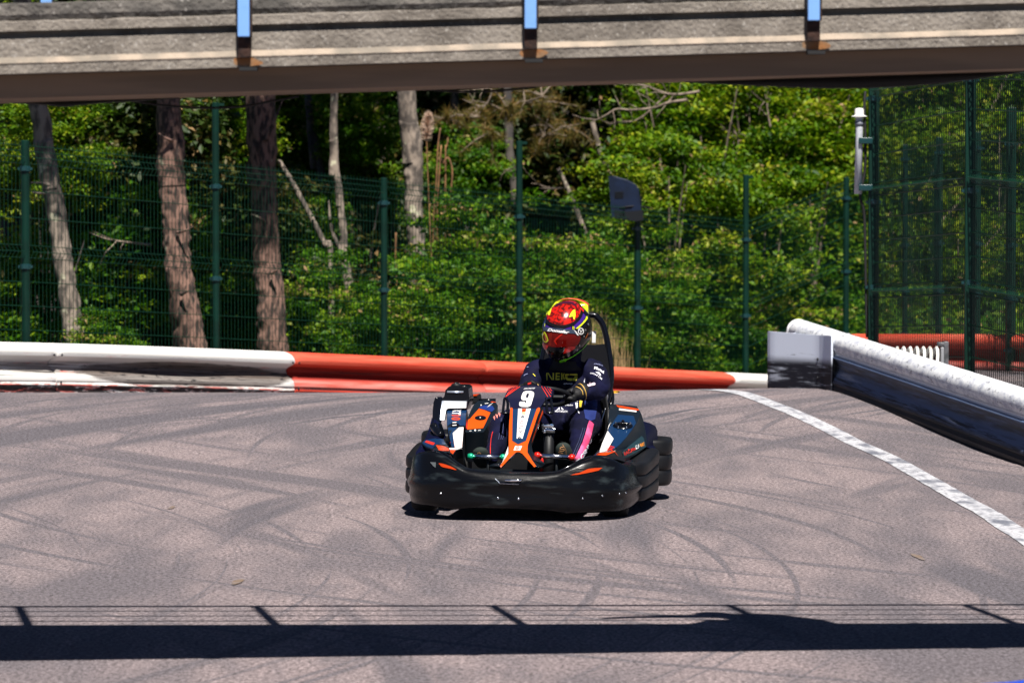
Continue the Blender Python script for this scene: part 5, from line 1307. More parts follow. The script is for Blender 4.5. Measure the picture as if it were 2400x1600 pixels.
# ---- left hand bodywork: fuel tank, silver plate, pod
tank = panel("fuel_tank", [(640, 385, .05), (690, 330, .05), (715, 300, .05), (735, 190, .05), (790, 130, .05), (870, 118, .05), (1020, 118, .05), (1110, 122, .05), (1160, 160, .05), (1172, 300, .05), (1185, 380, .05), (1130, 560, .05), (650, 560, .05)], zA, M_GLOSS, ext=(0, 0.16, 0.005), bevel=0.014)
MB().tube([K(*zA(768, 220), .048), K(*zA(1066, 225), .048)], 0.006, 8).build("tank_highlight", M_ALU, tank, smooth=True)  # bright metal bar standing in for the highlight along the tank's groove
tc_ = K(*zA(940, 112), .12)
MB().lathe([(0, -0.004), (0.028, -0.004), (0.029, 0.006), (0.024, 0.012), (0.012, 0.014), (0.011, 0.02), (0, 0.021)], tc_, None, 18).build("tank_cap", M_PLA, tank, auto=40)
for dx in (-0.004, 0.017): MB().lathe([(0, 0), (0.004, 0), (0.003, 0.004), (0, 0.005)], tc_ + Vector((dx, -0.012, 0.012)), None, 8).build("bolt", M_CHROME, tank, smooth=True)
plate = panel("silver_plate", [(668, 382, .0), (1128, 392, .0), (1122, 522, -.01), (800, 526, -.01), (765, 540, -.01), (748, 570, -.02), (726, 748, -.05), (630, 742, -.05), (648, 560, -.02)], zA, M_ALU, ext=(0, 0.03, 0), bevel=0.003)
bvP = bvh_of([plate])
decal("white_sticker", [[(705, 392), (1122, 398), (1116, 516), (800, 520), (755, 540), (742, 570), (718, 740), (690, 740), (715, 480)]], zA, M_STK_W, bvP, plate, off=0.002, yg=0, grid=40)
podL = panel("side_pod", [(745, 530, .02), (1135, 524, .02), (1110, 850, -.15), (1075, 870, -.16), (1045, 1258, -.40), (850, 1250, -.40), (790, 900, -.18), (765, 860, -.16), (760, 640, -.04)], zA, M_CARBON, ext=(0, 0.10, -0.10), label="left-hand side pod")
bvL = bvh_of([podL])
decal("blue_sticker", [[(770, 545), (1125, 535), (1100, 840), (985, 850), (940, 800), (850, 800), (770, 850)]], zA, M_DECK, bvL, podL, off=0.002, yg=0, grid=40)
decal("blue_sticker", [[(785, 880), (960, 870), (872, 985), (905, 1240), (850, 1240), (800, 960)]], zA, M_DECK, bvL, podL, off=0.002, yg=-.2, grid=40)
decal("white_sticker", [[(985, 880), (1070, 876), (1042, 1250), (908, 1250), (872, 985)]], zA, M_STK_W, bvL, podL, off=0.003, yg=-.3, grid=40)
for k in range(5): decal("red_stripe", [[(830 + 3 * k, 1140 + 26 * k), (890 + 2 * k, 1115 + 26 * k), (894 + 2 * k, 1128 + 26 * k), (833 + 3 * k, 1155 + 26 * k)]], zA, M_STK_R, bvL, podL, off=0.003, yg=-.3, grid=40)
for k in range(6): decal("red_stripe", [[(905, 1176 + 17 * k), (1045, 1120 + 19 * k), (1045, 1125 + 19 * k), (905, 1181 + 17 * k)]], zA, M_STK_R, bvL, podL, off=0.0035, yg=-.3, grid=40)
# "RT10" running down the pod, letter tops to the right
def vtext(s, tl, tr, bl, m): text(s, tl, tr, bl, zA, m, bvL, podL, bold=0.03, off=0.003, yg=-.05, grid=60)
vtext("RT", (1036, 545), (1010, 650), (880, 540), M_STK_W)
vtext("10", (1018, 652), (1010, 750), (852, 650), M_ORANGE_R)
decal("latch_pad", [[(850, 800), (940, 790), (1000, 830), (985, 870), (870, 880), (830, 850)]], zA, M_GLOSS, bvL, podL, off=0.003, yg=-.1, grid=40)
for y in (790, 840): decal("white_stripe", [[(865, y), (942, y - 6), (938, y + 8), (868, y + 12)]], zA, M_STK_W, bvL, podL, off=0.0045, yg=-.1, grid=40)
noseL = panel("pod_nose", [(295, 1170, -.30), (345, 1110, -.25), (530, 1075, -.20), (700, 1085, -.22), (800, 1235, -.42), (850, 1250, -.42), (1045, 1258, -.44), (930, 1300, -.50), (875, 1385, -.56), (790, 1330, -.54), (620, 1320, -.52), (500, 1285, -.48), (380, 1240, -.40)], zA, M_CARBON, ext=(0, 0.05, -0.05))
bvN = bvh_of([noseL])
decal("blue_sticker", [[(305, 1165), (350, 1115), (530, 1080), (690, 1090), (745, 1190), (560, 1195), (500, 1270), (390, 1230)]], zA, M_DECK, bvN, noseL, off=0.002, yg=-.3, grid=40)
decal("red_stripe", [[(358, 1150), (390, 1120), (545, 1165), (515, 1205), (480, 1195)]], zA, M_STK_R, bvN, noseL, off=0.003, yg=-.3, grid=40)
decal("orange_sticker", [[(560, 1200), (800, 1235), (798, 1312), (618, 1308)]], zA, M_ORANGE_R, bvN, noseL, off=0.003, yg=-.45, grid=40)
decal("orange_sticker", [[(812, 1290), (930, 1290), (890, 1340), (872, 1372), (830, 1340)]], zA, M_ORANGE_R, bvN, noseL, off=0.003, yg=-.5, grid=40)
decal("white_sticker", [[(808, 1240), (1035, 1262), (940, 1292), (815, 1290)]], zA, M_STK_W, bvN, noseL, off=0.0035, yg=-.45, grid=40)
panel("bumper_fin", [(540, 330, .40), (568, 310, .40), (595, 335, .40), (602, 480, .36), (600, 570, .30), (580, 740, .22), (560, 850, .15), (490, 840, .15), (498, 560, .30), (512, 420, .36)], zA, M_GLOSS, ext=(0.02, 0.06, 0), bevel=0.006)
panel("side_skirt", [(490, 690, .25), (560, 740, .2), (640, 980, -.05), (560, 1075, -.15), (350, 1115, -.22), (295, 1170, -.30), (200, 1320, -.40), (190, 1370, -.42), (250, 1360, -.43), (300, 1280, -.40), (415, 960, .10)], zA, M_NAVY, ext=(0.03, 0.02, -0.02))
pts = [K(*zA(500 + 8 * k + 40 * math.cos(k * 0.9), 850 + 11 * k), 0.02 - 0.01 * k + 0.02 * math.sin(k * 0.9)) for k in range(0, 19)]
MB().tube(catmull([K(*zA(510, 835), .0), K(*zA(545, 900), -.02), K(*zA(590, 960), -.06), K(*zA(660, 1030), -.1)], 6), 0.021, 12).build("hose", M_GLOSS, kart, smooth=True)
MB().tube(catmull([K(*zA(480, 960), .0), K(*zA(510, 1020), -.02), K(*zA(560, 1080), -.08), K(*zA(640, 1140), -.16), K(*zA(740, 1190), -.26)], 6), 0.010, 10).build("hose", M_GLOSS, kart, smooth=True)
# orange cowl between the pod and the driver
cowl = panel("engine_cowl", [(1085, 900, -.12), (1105, 800, -.08), (1140, 715, -.02), (1200, 560, .08), (1260, 450, .16), (1340, 385, .24), (1440, 372, .28), (1640, 372, .28), (1700, 470, .22), (1660, 600, .10), (1560, 760, -.03), (1440, 955, -.15), (1280, 970, -.16), (1110, 960, -.15)], zA, M_CARBON, ext=(0, 0.06, -0.16))
bvC = bvh_of([cowl])
decal("orange_sticker", [[(1352, 530), (1460, 560), (1566, 605), (1500, 745), (1430, 890), (1135, 915), (1152, 735), (1190, 718), (1220, 680)]], zA, M_ORANGE, bvC, cowl, off=0.002, yg=0, grid=30)
decal("blue_sticker", [[(1380, 490), (1460, 470), (1600, 480), (1640, 540), (1590, 590), (1460, 550), (1355, 522)]], zA, mat("blue sticker", (0.012, 0.03, 0.16), 0.3), bvC, cowl, off=0.002, yg=.1, grid=30)
decal("cowl_badge", [[(1380 + 105 * math.cos(a), 706 + 42 * math.sin(a)) for a in [2 * math.pi * i / 24 for i in range(24)]]], zA, M_GLOSS, bvC, cowl, off=0.004, yg=0, grid=30)
decal("red_stripe", [[(1112, 770), (1140, 730), (1130, 900), (1105, 890)]], zA, M_STK_R, bvC, cowl, off=0.003, yg=0, grid=30)
for (u, v, r_) in ((1376, 708, 10), (1388, 480, 11), (1285, 940, 16)):
    decal("cowl_bolt", [[(u + r_ * math.cos(a), v + r_ * math.sin(a)) for a in [2 * math.pi * i / 12 for i in range(12)]]], zA, M_STK_W, bvC, cowl, off=0.006, yg=0, grid=60)
text("ON", (1175, 940), (1215, 938), (1176, 955), zA, M_STK_W, bvC, cowl, bold=0.03, off=0.004, yg=-.1, grid=80)
text("OFF", (1335, 928), (1388, 925), (1336, 946), zA, M_STK_W, bvC, cowl, bold=0.03, off=0.004, yg=-.1, grid=80)
decal("white_stripe", [[(1458, 440), (1525, 432), (1518, 444), (1460, 450)]], zA, M_STK_W, bvC, cowl, off=0.004, yg=.2, grid=60)
text("RT", (1550, 462), (1612, 430), (1500, 515), zA, M_STK_W, bvC, cowl, bold=0.04, off=0.004, yg=.2, grid=60)
decal("orange_sticker", [[(1590, 405), (1680, 408), (1650, 425), (1560, 422)]], zA, M_ORANGE_R, bvC, cowl, off=0.004, yg=.25, grid=60)
panel("air_box", [(1175, 285, .3), (1310, 275, .3), (1330, 290, .3), (1345, 400, .3), (1200, 470, .3), (1160, 420, .3)], zA, M_PLA, ext=(0, 0.14, 0), bevel=0.008)
panel("air_box_lid", [(1172, 284, .295), (1310, 274, .295), (1318, 292, .295), (1180, 302, .295)], zA, M_ORANGE_R, ext=(0, 0.12, 0))
MB().tube([K(*zA(1345, 378), .33), K(*zA(1660, 374), .33)], 0.010, 8).build("seat_rail", M_GLOSS, kart, smooth=True)

# ---- steering fairing with the number
def yF(v): return interp([(80, -.33), (150, -.35), (300, -.40), (470, -.47), (1080, -.72), (1215, -.77), (1480, -.87)], v)
def FP(l, dy=0.0): return [(u, v, yF(v) + dy) for u, v in l]
fairing = panel("steering_fairing", FP([(365, 150), (480, 126), (610, 103), (760, 98), (895, 106), (1000, 132), (1103, 165), (1108, 230), (1085, 302), (985, 330), (930, 420), (895, 475), (840, 660), (760, 900), (692, 1100), (688, 1215), (760, 1330), (836, 1448), (800, 1466), (690, 1340), (600, 1240), (560, 1212), (530, 1207), (500, 1214), (380, 1330), (240, 1476), (224, 1440), (300, 1330), (370, 1220), (370, 1000), (375, 760), (398, 475), (385, 380), (345, 320), (300, 292), (330, 215)]), zB, M_NAVY, ext=(0, 0.075, 0.0), bevel=0.006)
bvA = bvh_of([fairing])
KF = dict(yg=-.5, grid=25)
flank = panel("fairing_flank", [(930, 440, -.44), (950, 520, -.44), (860, 760, -.52), (770, 1010, -.62), (745, 1080, -.66), (760, 1180, -.70), (850, 1290, -.76), (985, 1400, -.80), (1040, 1385, -.78), (1110, 1375, -.70), (930, 1450, -.80), (835, 1452, -.86), (760, 1330, -.82), (688, 1215, -.77), (692, 1100, -.72), (760, 900, -.64), (840, 660, -.55), (895, 475, -.47)], zB, M_CARBON, fairing, ext=(0.0, 0.04, -0.01))
panel("fairing_foot", [(224, 1440, -.86), (300, 1330, -.81), (250, 1385, -.78), (20, 1395, -.70), (10, 1420, -.70), (60, 1450, -.74), (205, 1475, -.80)], zB, M_CARBON, fairing, ext=(0.0, 0.04, -0.01))
bvA2 = bvh_of([flank])
decal("orange_sticker", [[(400, 478), (412, 466), (430, 470), (440, 485), (434, 760), (430, 1022), (530, 1082), (662, 1022), (740, 780), (840, 490), (868, 466), (893, 470), (888, 500), (836, 660), (756, 900), (690, 1098), (686, 1216), (758, 1332), (832, 1446), (800, 1462), (690, 1336), (604, 1238), (560, 1212), (530, 1206), (500, 1212), (380, 1326), (243, 1470), (228, 1440), (304, 1332), (374, 1222), (374, 1000), (379, 760)]], zB, M_ORANGE, bvA, fairing, off=0.0025, **KF)
decal("white_edge", [strip([(242, 1470), (380, 1332), (500, 1217)], 6)], zB, M_STK_W, bvA, fairing, off=0.004, **KF)
decal("blue_sticker", [[(444, 490), (838, 488), (738, 782), (660, 1018), (530, 1078), (434, 1018), (438, 760)]], zB, M_DECK, bvA, fairing, off=0.0025, **KF)
decal("white_sticker", [[(532, 486), (741, 485), (672, 740), (604, 985), (506, 985), (520, 730)]], zB, M_STK_W, bvA, fairing, off=0.0035, **KF)
decal("orange_sticker", [[(594, 490), (668, 490), (656, 540), (592, 548)]], zB, M_ORANGE_R, bvA, fairing, off=0.0045, **KF)
decal("amber_sticker", [[(592, 548), (656, 540), (652, 592), (590, 586)]], zB, mat("pale amber sticker", (0.72, 0.42, 0.25), 0.4), bvA, fairing, off=0.0045, **KF)
nine = [(628, 203), (665, 193), (740, 192), (780, 204), (798, 232), (793, 268), (770, 345), (748, 418), (730, 444), (692, 459), (590, 456), (558, 443), (547, 418), (553, 385), (562, 371), (645, 370), (640, 394), (659, 397), (672, 352), (620, 348), (590, 335), (581, 305), (590, 270), (604, 232)]
decal("number", [nine, [(674, 233), (718, 237), (698, 306), (654, 302)]], zB, M_STK_W, bvA, fairing, off=0.0035, yg=-.4, grid=60, label="white racing number 9")
text("SODI", (626, 143), (820, 133), (618, 166), zB, mat("soft white lettering", (0.42, 0.42, 0.44), 0.4), bvA, fairing, bold=0.05, shear=0.25, yg=-.36, grid=80, off=0.0035)
text("RT", (536, 895), (536, 790), (602, 897), zB, M_STK_G, bvA, fairing, bold=0.01, yg=-.6, grid=80, off=0.0045)
text("10", (556, 780), (565, 690), (618, 783), zB, mat("pink lettering", (0.55, 0.10, 0.12), 0.4), bvA, fairing, bold=0.01, yg=-.6, grid=80, off=0.0045)
for (u, v) in ((608, 628), (554, 980)):
    c = cast(bvA, *zB(u, v), 0.003, -.55); qq = Matrix.Rotation(R(62), 3, 'X')
    sc = MB().lathe([(0, -0.002), (0.0085, -0.002), (0.0085, 0.003), (0.006, 0.004), (0, 0.004)], c, qq, 14).build("screw", M_GLOSS, fairing, auto=40)
    MB().lathe([(0, 0), (0.005, 0.004), (0, 0.0055)], c, qq, 10).build("screw_head", M_ALU, sc, smooth=True)
decal("badge", [[(482, 1110), (598, 1110), (566, 1182), (455, 1182)]], zB, M_STK_W, bvA, fairing, off=0.004, **KF)
decal("badge_mark", [strip([(556, 1124), (505, 1124), (493, 1146), (548, 1146), (536, 1168), (482, 1168)], 6)], zB, M_ORANGE_R, bvA, fairing, off=0.005, **KF)
for (a, b) in (((412, 140), (366, 186)), ((470, 130), (348, 238)), ((520, 122), (330, 268)), ((562, 116), (318, 288)), ((920, 112), (1028, 290)), ((968, 122), (1076, 285)), ((1012, 132), (1082, 230)), ((1056, 146), (1092, 188))):
    decal("red_stripe", [strip([a, b], 4.5)], zB, M_STK_R, bvA, fairing, off=0.003, yg=-.38, grid=40)
decal("orange_stripe", [[(930, 500), (938, 545), (860, 750), (775, 985), (748, 1060), (760, 980), (850, 720)]], zB, M_ORANGE_R, bvA2, flank, off=0.003, yg=-.5, grid=30)
for pts in ([(352, 305), (300, 312), (272, 560), (350, 555), (360, 400), (345, 330)], [(990, 310), (1075, 312), (1108, 555), (1010, 545), (1005, 370), (985, 318)]):
    P = [K(*zB(u, v), yF(v) + 0.01) for u, v in pts]
    MB().tube([q_ for a_, b_ in zip(P, P[1:] + P[:1]) for q_ in (a_.lerp(b_, .06), a_.lerp(b_, .94))], 0.0075, 8, closed=True).build("fairing_handle", M_GLOSS, fairing, smooth=True)
col = MB().tube([K(1226, 1060, -.62), K(1240, 960, -.36), K(1250, 918, -.22)], 0.016, 10).build("steering_column", M_DARK, kart, smooth=True)
# ---- steering wheel
wc = K(1277, 929, -0.13); wq = Matrix.Rotation(R(-22), 3, 'X')
def WR(a, r_=0.140): return wc + wq @ Vector((r_ * math.cos(a), r_ * math.sin(a), 0))
sw = MB().tube([WR(2 * math.pi * i / 40) for i in range(40)], 0.0118, 10, closed=True).build("steering_wheel", M_PLA, kart, smooth=True)
hub = MB().lathe([(0, -0.01), (0.045, -0.01), (0.05, 0.0), (0.045, 0.012), (0, 0.014)], wc, wq, 18)
for a in (0, math.pi, -math.pi / 2): hub.tube([wc, WR(a, 0.138)], 0.011, 8)
hub.build("wheel_hub", M_DARK, sw, auto=40)
disp = panel("display", [(640, 30, -.24), (760, 10, -.24), (840, 60, -.24), (830, 120, -.24), (640, 120, -.24), (610, 70, -.24)], zB, M_PLA, sw, ext=(0, 0.05, 0), bevel=0.004)
decal("display_light", [[(690, 50), (750, 36), (745, 66), (692, 80)]], zB, M_STK_R, bvh_of([disp]), disp, off=0.002, yg=-.24, grid=60)

# ---- pedals
def bar(p0, p1, conv, y, r_, capm, nm):
    a, b = K(*conv(*p0), y), K(*conv(*p1), y)
    o = MB().tube([a, b], r_, 14).build(nm, M_CHROME, kart, smooth=True)
    for c, s_ in ((a, -1), (b, 1)):
        t = (b - a).normalized() * s_; MB().tube([c - t * 0.006, c + t * 0.004, c + t * 0.022], [r_ * 1.1, r_ * 1.5, r_ * 1.2], 12).build("end_sleeve", capm, o, smooth=True)
    return o
bl = bar((1225, 214), (1735, 226), zC, -0.74, 0.0115, M_GREENP, "brake_pedal"); bl["label"] = "chrome pedal bar with green ends"
brr = bar((150, 176), (635, 205), zD, -0.74, 0.0125, M_REDP, "throttle_pedal"); brr["label"] = "chrome pedal bar with red ends"
for (u, v0, v1) in ((205, 200, 410),): MB().tube([K(*zD(u, v0), -.74), K(*zD(u - 8, (v0 + v1) / 2), -.73), K(*zD(u - 15, v1), -.72)], 0.009, 10).build("pedal_arm", M_REDP, brr, smooth=True)
for sgn, o_, uu in ((0, bl, zC(1500, 230)), (1, brr, zD(420, 200))):
    a = K(*uu, -.73); MB().tube([a, Vector((a.x, a.y + 0.05, 0.09))], 0.008, 8).build("pedal_arm", M_DARK, o_, smooth=True)
# chrome clamp between the driver's knees
cc = K(*zG(515, 470), -0.42); cl = MB()
cl.bbox(cc + Vector((-0.012, 0, 0.010)), (0.052, 0.03, 0.016), 0.004).lathe([(0, -0.034), (0.016, -0.034), (0.018, -0.02), (0.018, 0.02), (0.016, 0.034), (0, 0.034)], cc + Vector((0, 0, -0.012)), Matrix.Rotation(R(90), 3, 'Y'), 14).lathe([(0, 0), (0.011, 0), (0.011, 0.012), (0, 0.013)], cc + Vector((0.018, -0.016, 0.012)), Matrix.Rotation(R(90), 3, 'X'), 12)
cl.bbox(cc + Vector((-0.02, -0.01, -0.02)), (0.014, 0.03, 0.02), 0.004)
cl.build("column_clamp", M_CHROME, kart, auto=40)
MB().tube([cc + Vector((0, 0.02, -0.02)), Vector((cc.x, cc.y + 0.03, 0.10))], 0.028, 12).build("clamp_support", M_PLA, kart, smooth=True)

# ---- seat, headrest and its hoop
SX = 1352
def seat_ring(py, y, w, zc=None):
    c = K(SX - 6, py, y); return c, w
seat = MB(); rings = []
for (py, y, w, dep) in ((1045, .02, .17, .02), (1035, .20, .19, .03), (1010, .34, .20, .05), (970, .40, .20, .09), (930, .43, .185, .11), (895, .45, .17, .10), (865, .46, .13, .06)):
    c = K(SX - 8, py, y); ring = []
    for k in range(13):
        a = -1 + 2 * k / 12; ring.append(c + Vector((w * math.sin(a * 1.35) / math.sin(1.35), -dep * (1 - math.cos(a * 1.35)) * 1.3, 0.05 * abs(a) ** 2)))
    rings.append(ring + [p + Vector((0, 0.02, -0.01)) for p in ring[::-1]])
seat.loft(rings).build("seat", M_PLA, kart, smooth=True)
hp = [(1388, 1035, .20), (1398, 1000, .28), (1411, 965, .36), (1424, 935, .42), (1432, 890, .45), (1431, 855, .46), (1423, 800, .47), (1413, 762, .48), (1400, 744, .48), (1386, 738, .48)]
right = [K(a, b, c) for a, b, c in hp]; mx = K(SX, 800, .47).x
left = [Vector((2 * mx - p.x, p.y, p.z)) for p in right][::-1]
hoop = MB().tube(catmull(right + left, 4), 0.0165, 10).build("roll_hoop", M_GLOSS, kart, smooth=True)
pad_r = [(1391, 808, .47), (1418, 806, .47), (1428, 850, .46), (1431, 890, .45), (1425, 930, .42), (1411, 965, .36), (1399, 1000, .28), (1392, 1010, .26)]
pr_ = [K(a, b, c) for a, b, c in pad_r]; pad = pr_ + [Vector((2 * mx - p.x, p.y, p.z)) for p in pr_][::-1]
n = len(pad); tri = [tuple(t) for t in tessellate_polygon([[Vector((p.x, p.z, 0)) for p in pad]])]
headrest = meshobj("headrest", [p + Vector((0, -0.012, 0)) for p in pad] + [p + Vector((0, 0.02, 0)) for p in pad], tri + [tuple(i + n for i in t) for t in tri] + [(i, (i + 1) % n, n + (i + 1) % n, n + i) for i in range(n)], mat("seat vinyl", (0.0025, 0.0028, 0.005), 0.8, spec=0.15), kart, auto=40)
MB().tube([K(1424, 884, .43), K(1423, 938, .40)], 0.004, 8).build("hoop_bolt_rail", M_ALU, hoop, smooth=True)
MB().tube(catmull([K(1419, 955, .33), K(1408, 990, .27), K(1402, 1020, .22)], 5), 0.0055, 8).build("hoop_edge", M_CHROME, hoop, smooth=True)
post_w = MB().bbox(K(1392, 790, .52), (0.021, 0.012, 0.064), 0.003).bbox(K(1389, 832, .52), (0.016, 0.012, 0.085), 0.003).build("white_strut", mat("white strut", (0.74, 0.73, 0.72), 0.5), kart, auto=40)
panel("strap_end", [(2180, 760, .55), (2260, 740, .55), (2352, 745, .55), (2390, 770, .56), (2300, 790, .55), (2230, 800, .55), (2200, 870, .54), (2165, 900, .53), (2150, 830, .53)], zF, mat("yellow strap", (0.75, 0.42, 0.01), 0.6), ext=(0, 0.008, 0))
MB().tube(catmull([K(1428, 905, .46), K(1434, 925, .48), K(1433, 945, .47), K(1425, 955, .45)], 4), 0.014, 10).build("seat_stay", M_GLOSS, kart, smooth=True)
# ------------------------------------------------------------------ the driver
SEAT = K(1335, 1010, .28)
driver = bpy.data.objects.new("person", None); COL.objects.link(driver); driver.matrix_world = KMAT @ Matrix.Translation(SEAT)
tag(driver, "person in navy race suit and red-domed full-face helmet driving the kart", "person")
DOFF = -SEAT
def dob(o): o.location = DOFF; return o
M_SUIT = mat("navy race suit", (0.0035, 0.0040, 0.024), 0.8, spec=0.15, col2=(0.0022, 0.0026, 0.014), nscale=10, bump=0.5, bscale=26, bdist=0.012)
M_SUIT_B = mat("blue suit panel", (0.012, 0.024, 0.13), 0.75, spec=0.3, bump=0.3, bscale=22, bdist=0.01)
M_PINK = mat("pink suit panel", (0.62, 0.045, 0.15), 0.7, col2=(0.66, 0.12, 0.29), nscale=9)
M_LET = mat("white print", (0.68, 0.68, 0.74), 0.7)
M_LETD = mat("lilac print", (0.22, 0.24, 0.42), 0.7)
M_YEL = mat("yellow print", (0.74, 0.62, 0.04), 0.7)
M_GLOVE = mat("black glove", (0.006, 0.006, 0.007), 0.65, spec=0.3, bump=0.3, bscale=60, bdist=0.003)
M_GOLD = mat("gold trim", (0.50, 0.30, 0.06), 0.5)
M_SHOE = mat("dark shoe suede", (0.020, 0.028, 0.024), 0.85, spec=0.3)
def P3(l): return [K(a, b, c) for a, b, c in l]
tor = [(1336, 1000, .28, .15), (1334, 980, .29, .165), (1332, 950, .31, .160), (1328, 915, .30, .168), (1325, 885, .28, .172), (1324, 868, .265, .150), (1326, 856, .25, .105), (1328, 845, .22, .075), (1330, 815, .18, .07)]
armR = [(1372, 868, .25, .074), (1391, 873, .24, .073), (1403, 890, .19, .062), (1407, 907, .10, .055), (1401, 918, .03, .052), (1385, 920, -.05, .046), (1369, 917, -.11, .040)]
armL = [(1274, 869, .25, .072), (1256, 875, .23, .072), (1246, 893, .17, .062), (1240, 912, .10, .060), (1252, 922, .03, .052), (1256, 915, -.06, .044)]
legR = [(1360, 985, .22, .105), (1372, 992, .02, .092), (1367, 1001, -.18, .074), (1364, 1003, -.235, .068), (1363, 1016, -.29, .064), (1358, 1040, -.42, .056), (1350, 1066, -.55, .043), (1342, 1082, -.61, .040)]
legL = [(1300, 985, .22, .105), (1232, 990, .02, .092), (1184, 996, -.18, .076), (1176, 999, -.24, .070), (1172, 1014, -.30, .066), (1165, 1042, -.43, .056), (1153, 1066, -.56, .043), (1146, 1080, -.61, .040)]
def tube_of(l, n=3):
    p = catmull([Vector((*K(a, b, c), )) for a, b, c, r_ in l], n); rr = []
    for i in range(len(l) - 1): rr += [l[i][3] + (l[i + 1][3] - l[i][3]) * k / n for k in range(n)]
    rr.append(l[-1][3]); return p, rr
tubes = []
p, r_ = tube_of(tor); tubes.append((p, r_, dict(sx=0.78, sy=1.12, up=(0, 1, 0))))
for l in (armR, armL, legR, legL):
    p, r_ = tube_of(l); tubes.append((p, r_, {}))
tubes.append(([K(1330, 812, .18), K(1330, 790, .16), K(1328, 765, .15), K(1328, 748, .15)], [.075, .09, .095, .05], {}))      # head, inside the helmet
body = blob_person("body", tubes, M_SUIT, 0.011)
body.parent = driver; dob(body)
# creases in the suit
for v in body.data.vertices:
    c = v.co; f = mnoise.noise(Vector((c.x * 16, c.y * 12, c.z * 22))) * 0.0065 + (0.5 - abs(mnoise.noise(Vector((c.x * 22 + c.z * 10, c.y * 14, c.z * 34))))) * 0.007 - 0.003
    v.co = c + v.normal * f
bvB = bvh_of([body])
KB = dict(yg=0.0, grid=3, off=0.0035)
def suit(name, loops, conv, m, **kw):
    a = dict(KB); a.update(kw); return dob(decal(name, loops, conv, m, bvB, driver, **a))
def stext(s, tl, tr, bl, conv, m, **kw):
    a = dict(KB); a.update(kw); return dob(text(s, tl, tr, bl, conv, m, bvB, driver, **a))
# chest lettering: N E K O cut as stencil blocks
def blk(loops): suit("chest_letter", loops, zF, M_YEL)
suit("chest_letter", [[(1112, 430), (1116, 385), (1135, 355), (1165, 345), (1370, 343), (1400, 360), (1406, 400), (1402, 470), (1375, 508), (1175, 510), (1130, 480)], [(1168, 412), (1182, 394), (1325, 390), (1340, 402), (1335, 452), (1312, 464), (1190, 462), (1172, 440)][::-1]], zF, M_YEL)
for a, b in (((1222, 338), (1226, 396)), ((1296, 458), (1288, 515)), ((1108, 422), (1176, 424)), ((1332, 420), (1410, 418))): suit("letter_gap", [strip([a, b], 7)], zF, M_SUIT, off=0.0045)
for y in (332, 402, 462): blk([[(905, y), (1000, y - 2), (1000, y + 30), (905, y + 32)]])
blk([[(905, 362), (935, 362), (935, 466), (905, 466)]])
blk([[(1030, 332), (1060, 330), (1060, 490), (1030, 492)]]); blk([[(1062, 400), (1090, 335), (1112, 335), (1085, 410), (1115, 488), (1090, 490)]])
for x in (690, 835): blk([[(x, 335), (x + 32, 333), (x + 32, 492), (x, 494)]])
blk([[(720, 335), (745, 335), (838, 490), (812, 492)]])
stext("shop", (1090, 555), (1300, 560), (1088, 598), zF, M_LET, bold=0.03)
stext("paladin", (1125, 1042), (1305, 1060), (1122, 1090), zF, M_LET, bold=0.02)
stext("MOTORS ORE", (880, 1195), (1195, 1205), (880, 1235), zF, M_LET, bold=0.02)
suit("print_mark", [[(985, 1120), (990, 1180), (975, 1195), (970, 1160), (925, 1196), (912, 1192)]], zF, M_LET)
suit("print_mark", [[(1022, 1115), (1085, 1180), (1060, 1190), (1028, 1160)]], zF, M_LET)
suit("white_stripe", [[(1355, 1018), (1410, 1015), (1418, 1130), (1458, 1275), (1440, 1270), (1380, 1150)]], zF, M_LET)
suit("white_stripe", [[(1385, 945), (1412, 942), (1415, 985), (1390, 988)]], zF, M_LET)
suit("yellow_stripe", [[(1450, 965), (1520, 960), (1505, 1080), (1490, 1155), (1455, 1120), (1450, 1030)]], zF, mat("mustard print", (0.55, 0.40, 0.02), 0.7))
suit("blue_panel", [[(1560, 965), (1850, 930), (1845, 1180), (1800, 1400), (1700, 1440), (1580, 1380), (1545, 1150)]], zF, M_SUIT_B)
# sleeve prints
stext("racing", (1790, 118), (1985, 165), (1785, 150), zF, M_LETD, bold=0.02, arc=-1.5)
stext("Motul", (1800, 188), (2010, 300), (1790, 250), zF, M_LET, bold=0.04, arc=-2.0)
stext("united Oil", (1720, 318), (1975, 470), (1700, 352), zF, M_LET, bold=0.02, arc=-3.0)
suit("print_mark", [[(1820, 320), (1900, 318), (1945, 380), (1940, 410), (1880, 360)]], zF, M_LET)
stext("neko", (1545, 585), (1800, 535), (1580, 665), zF, mat("pale pink print", (0.74, 0.58, 0.66), 0.7), bold=0.06, shear=0.3)
suit("print_stroke", [strip([(1590, 450), (1565, 510), (1555, 590)], [4, 9, 12])], zF, M_LET)
suit("yellow_dash", [[(375, 358), (395, 360), (438, 412), (425, 418)]], zF, M_YEL)
suit("print_stroke", [strip([(180, 405), (215, 375), (268, 358)], 6)], zF, M_LETD)
suit("print_stroke", [strip([(250, 205), (285, 200)], 7)], zF, M_LETD)
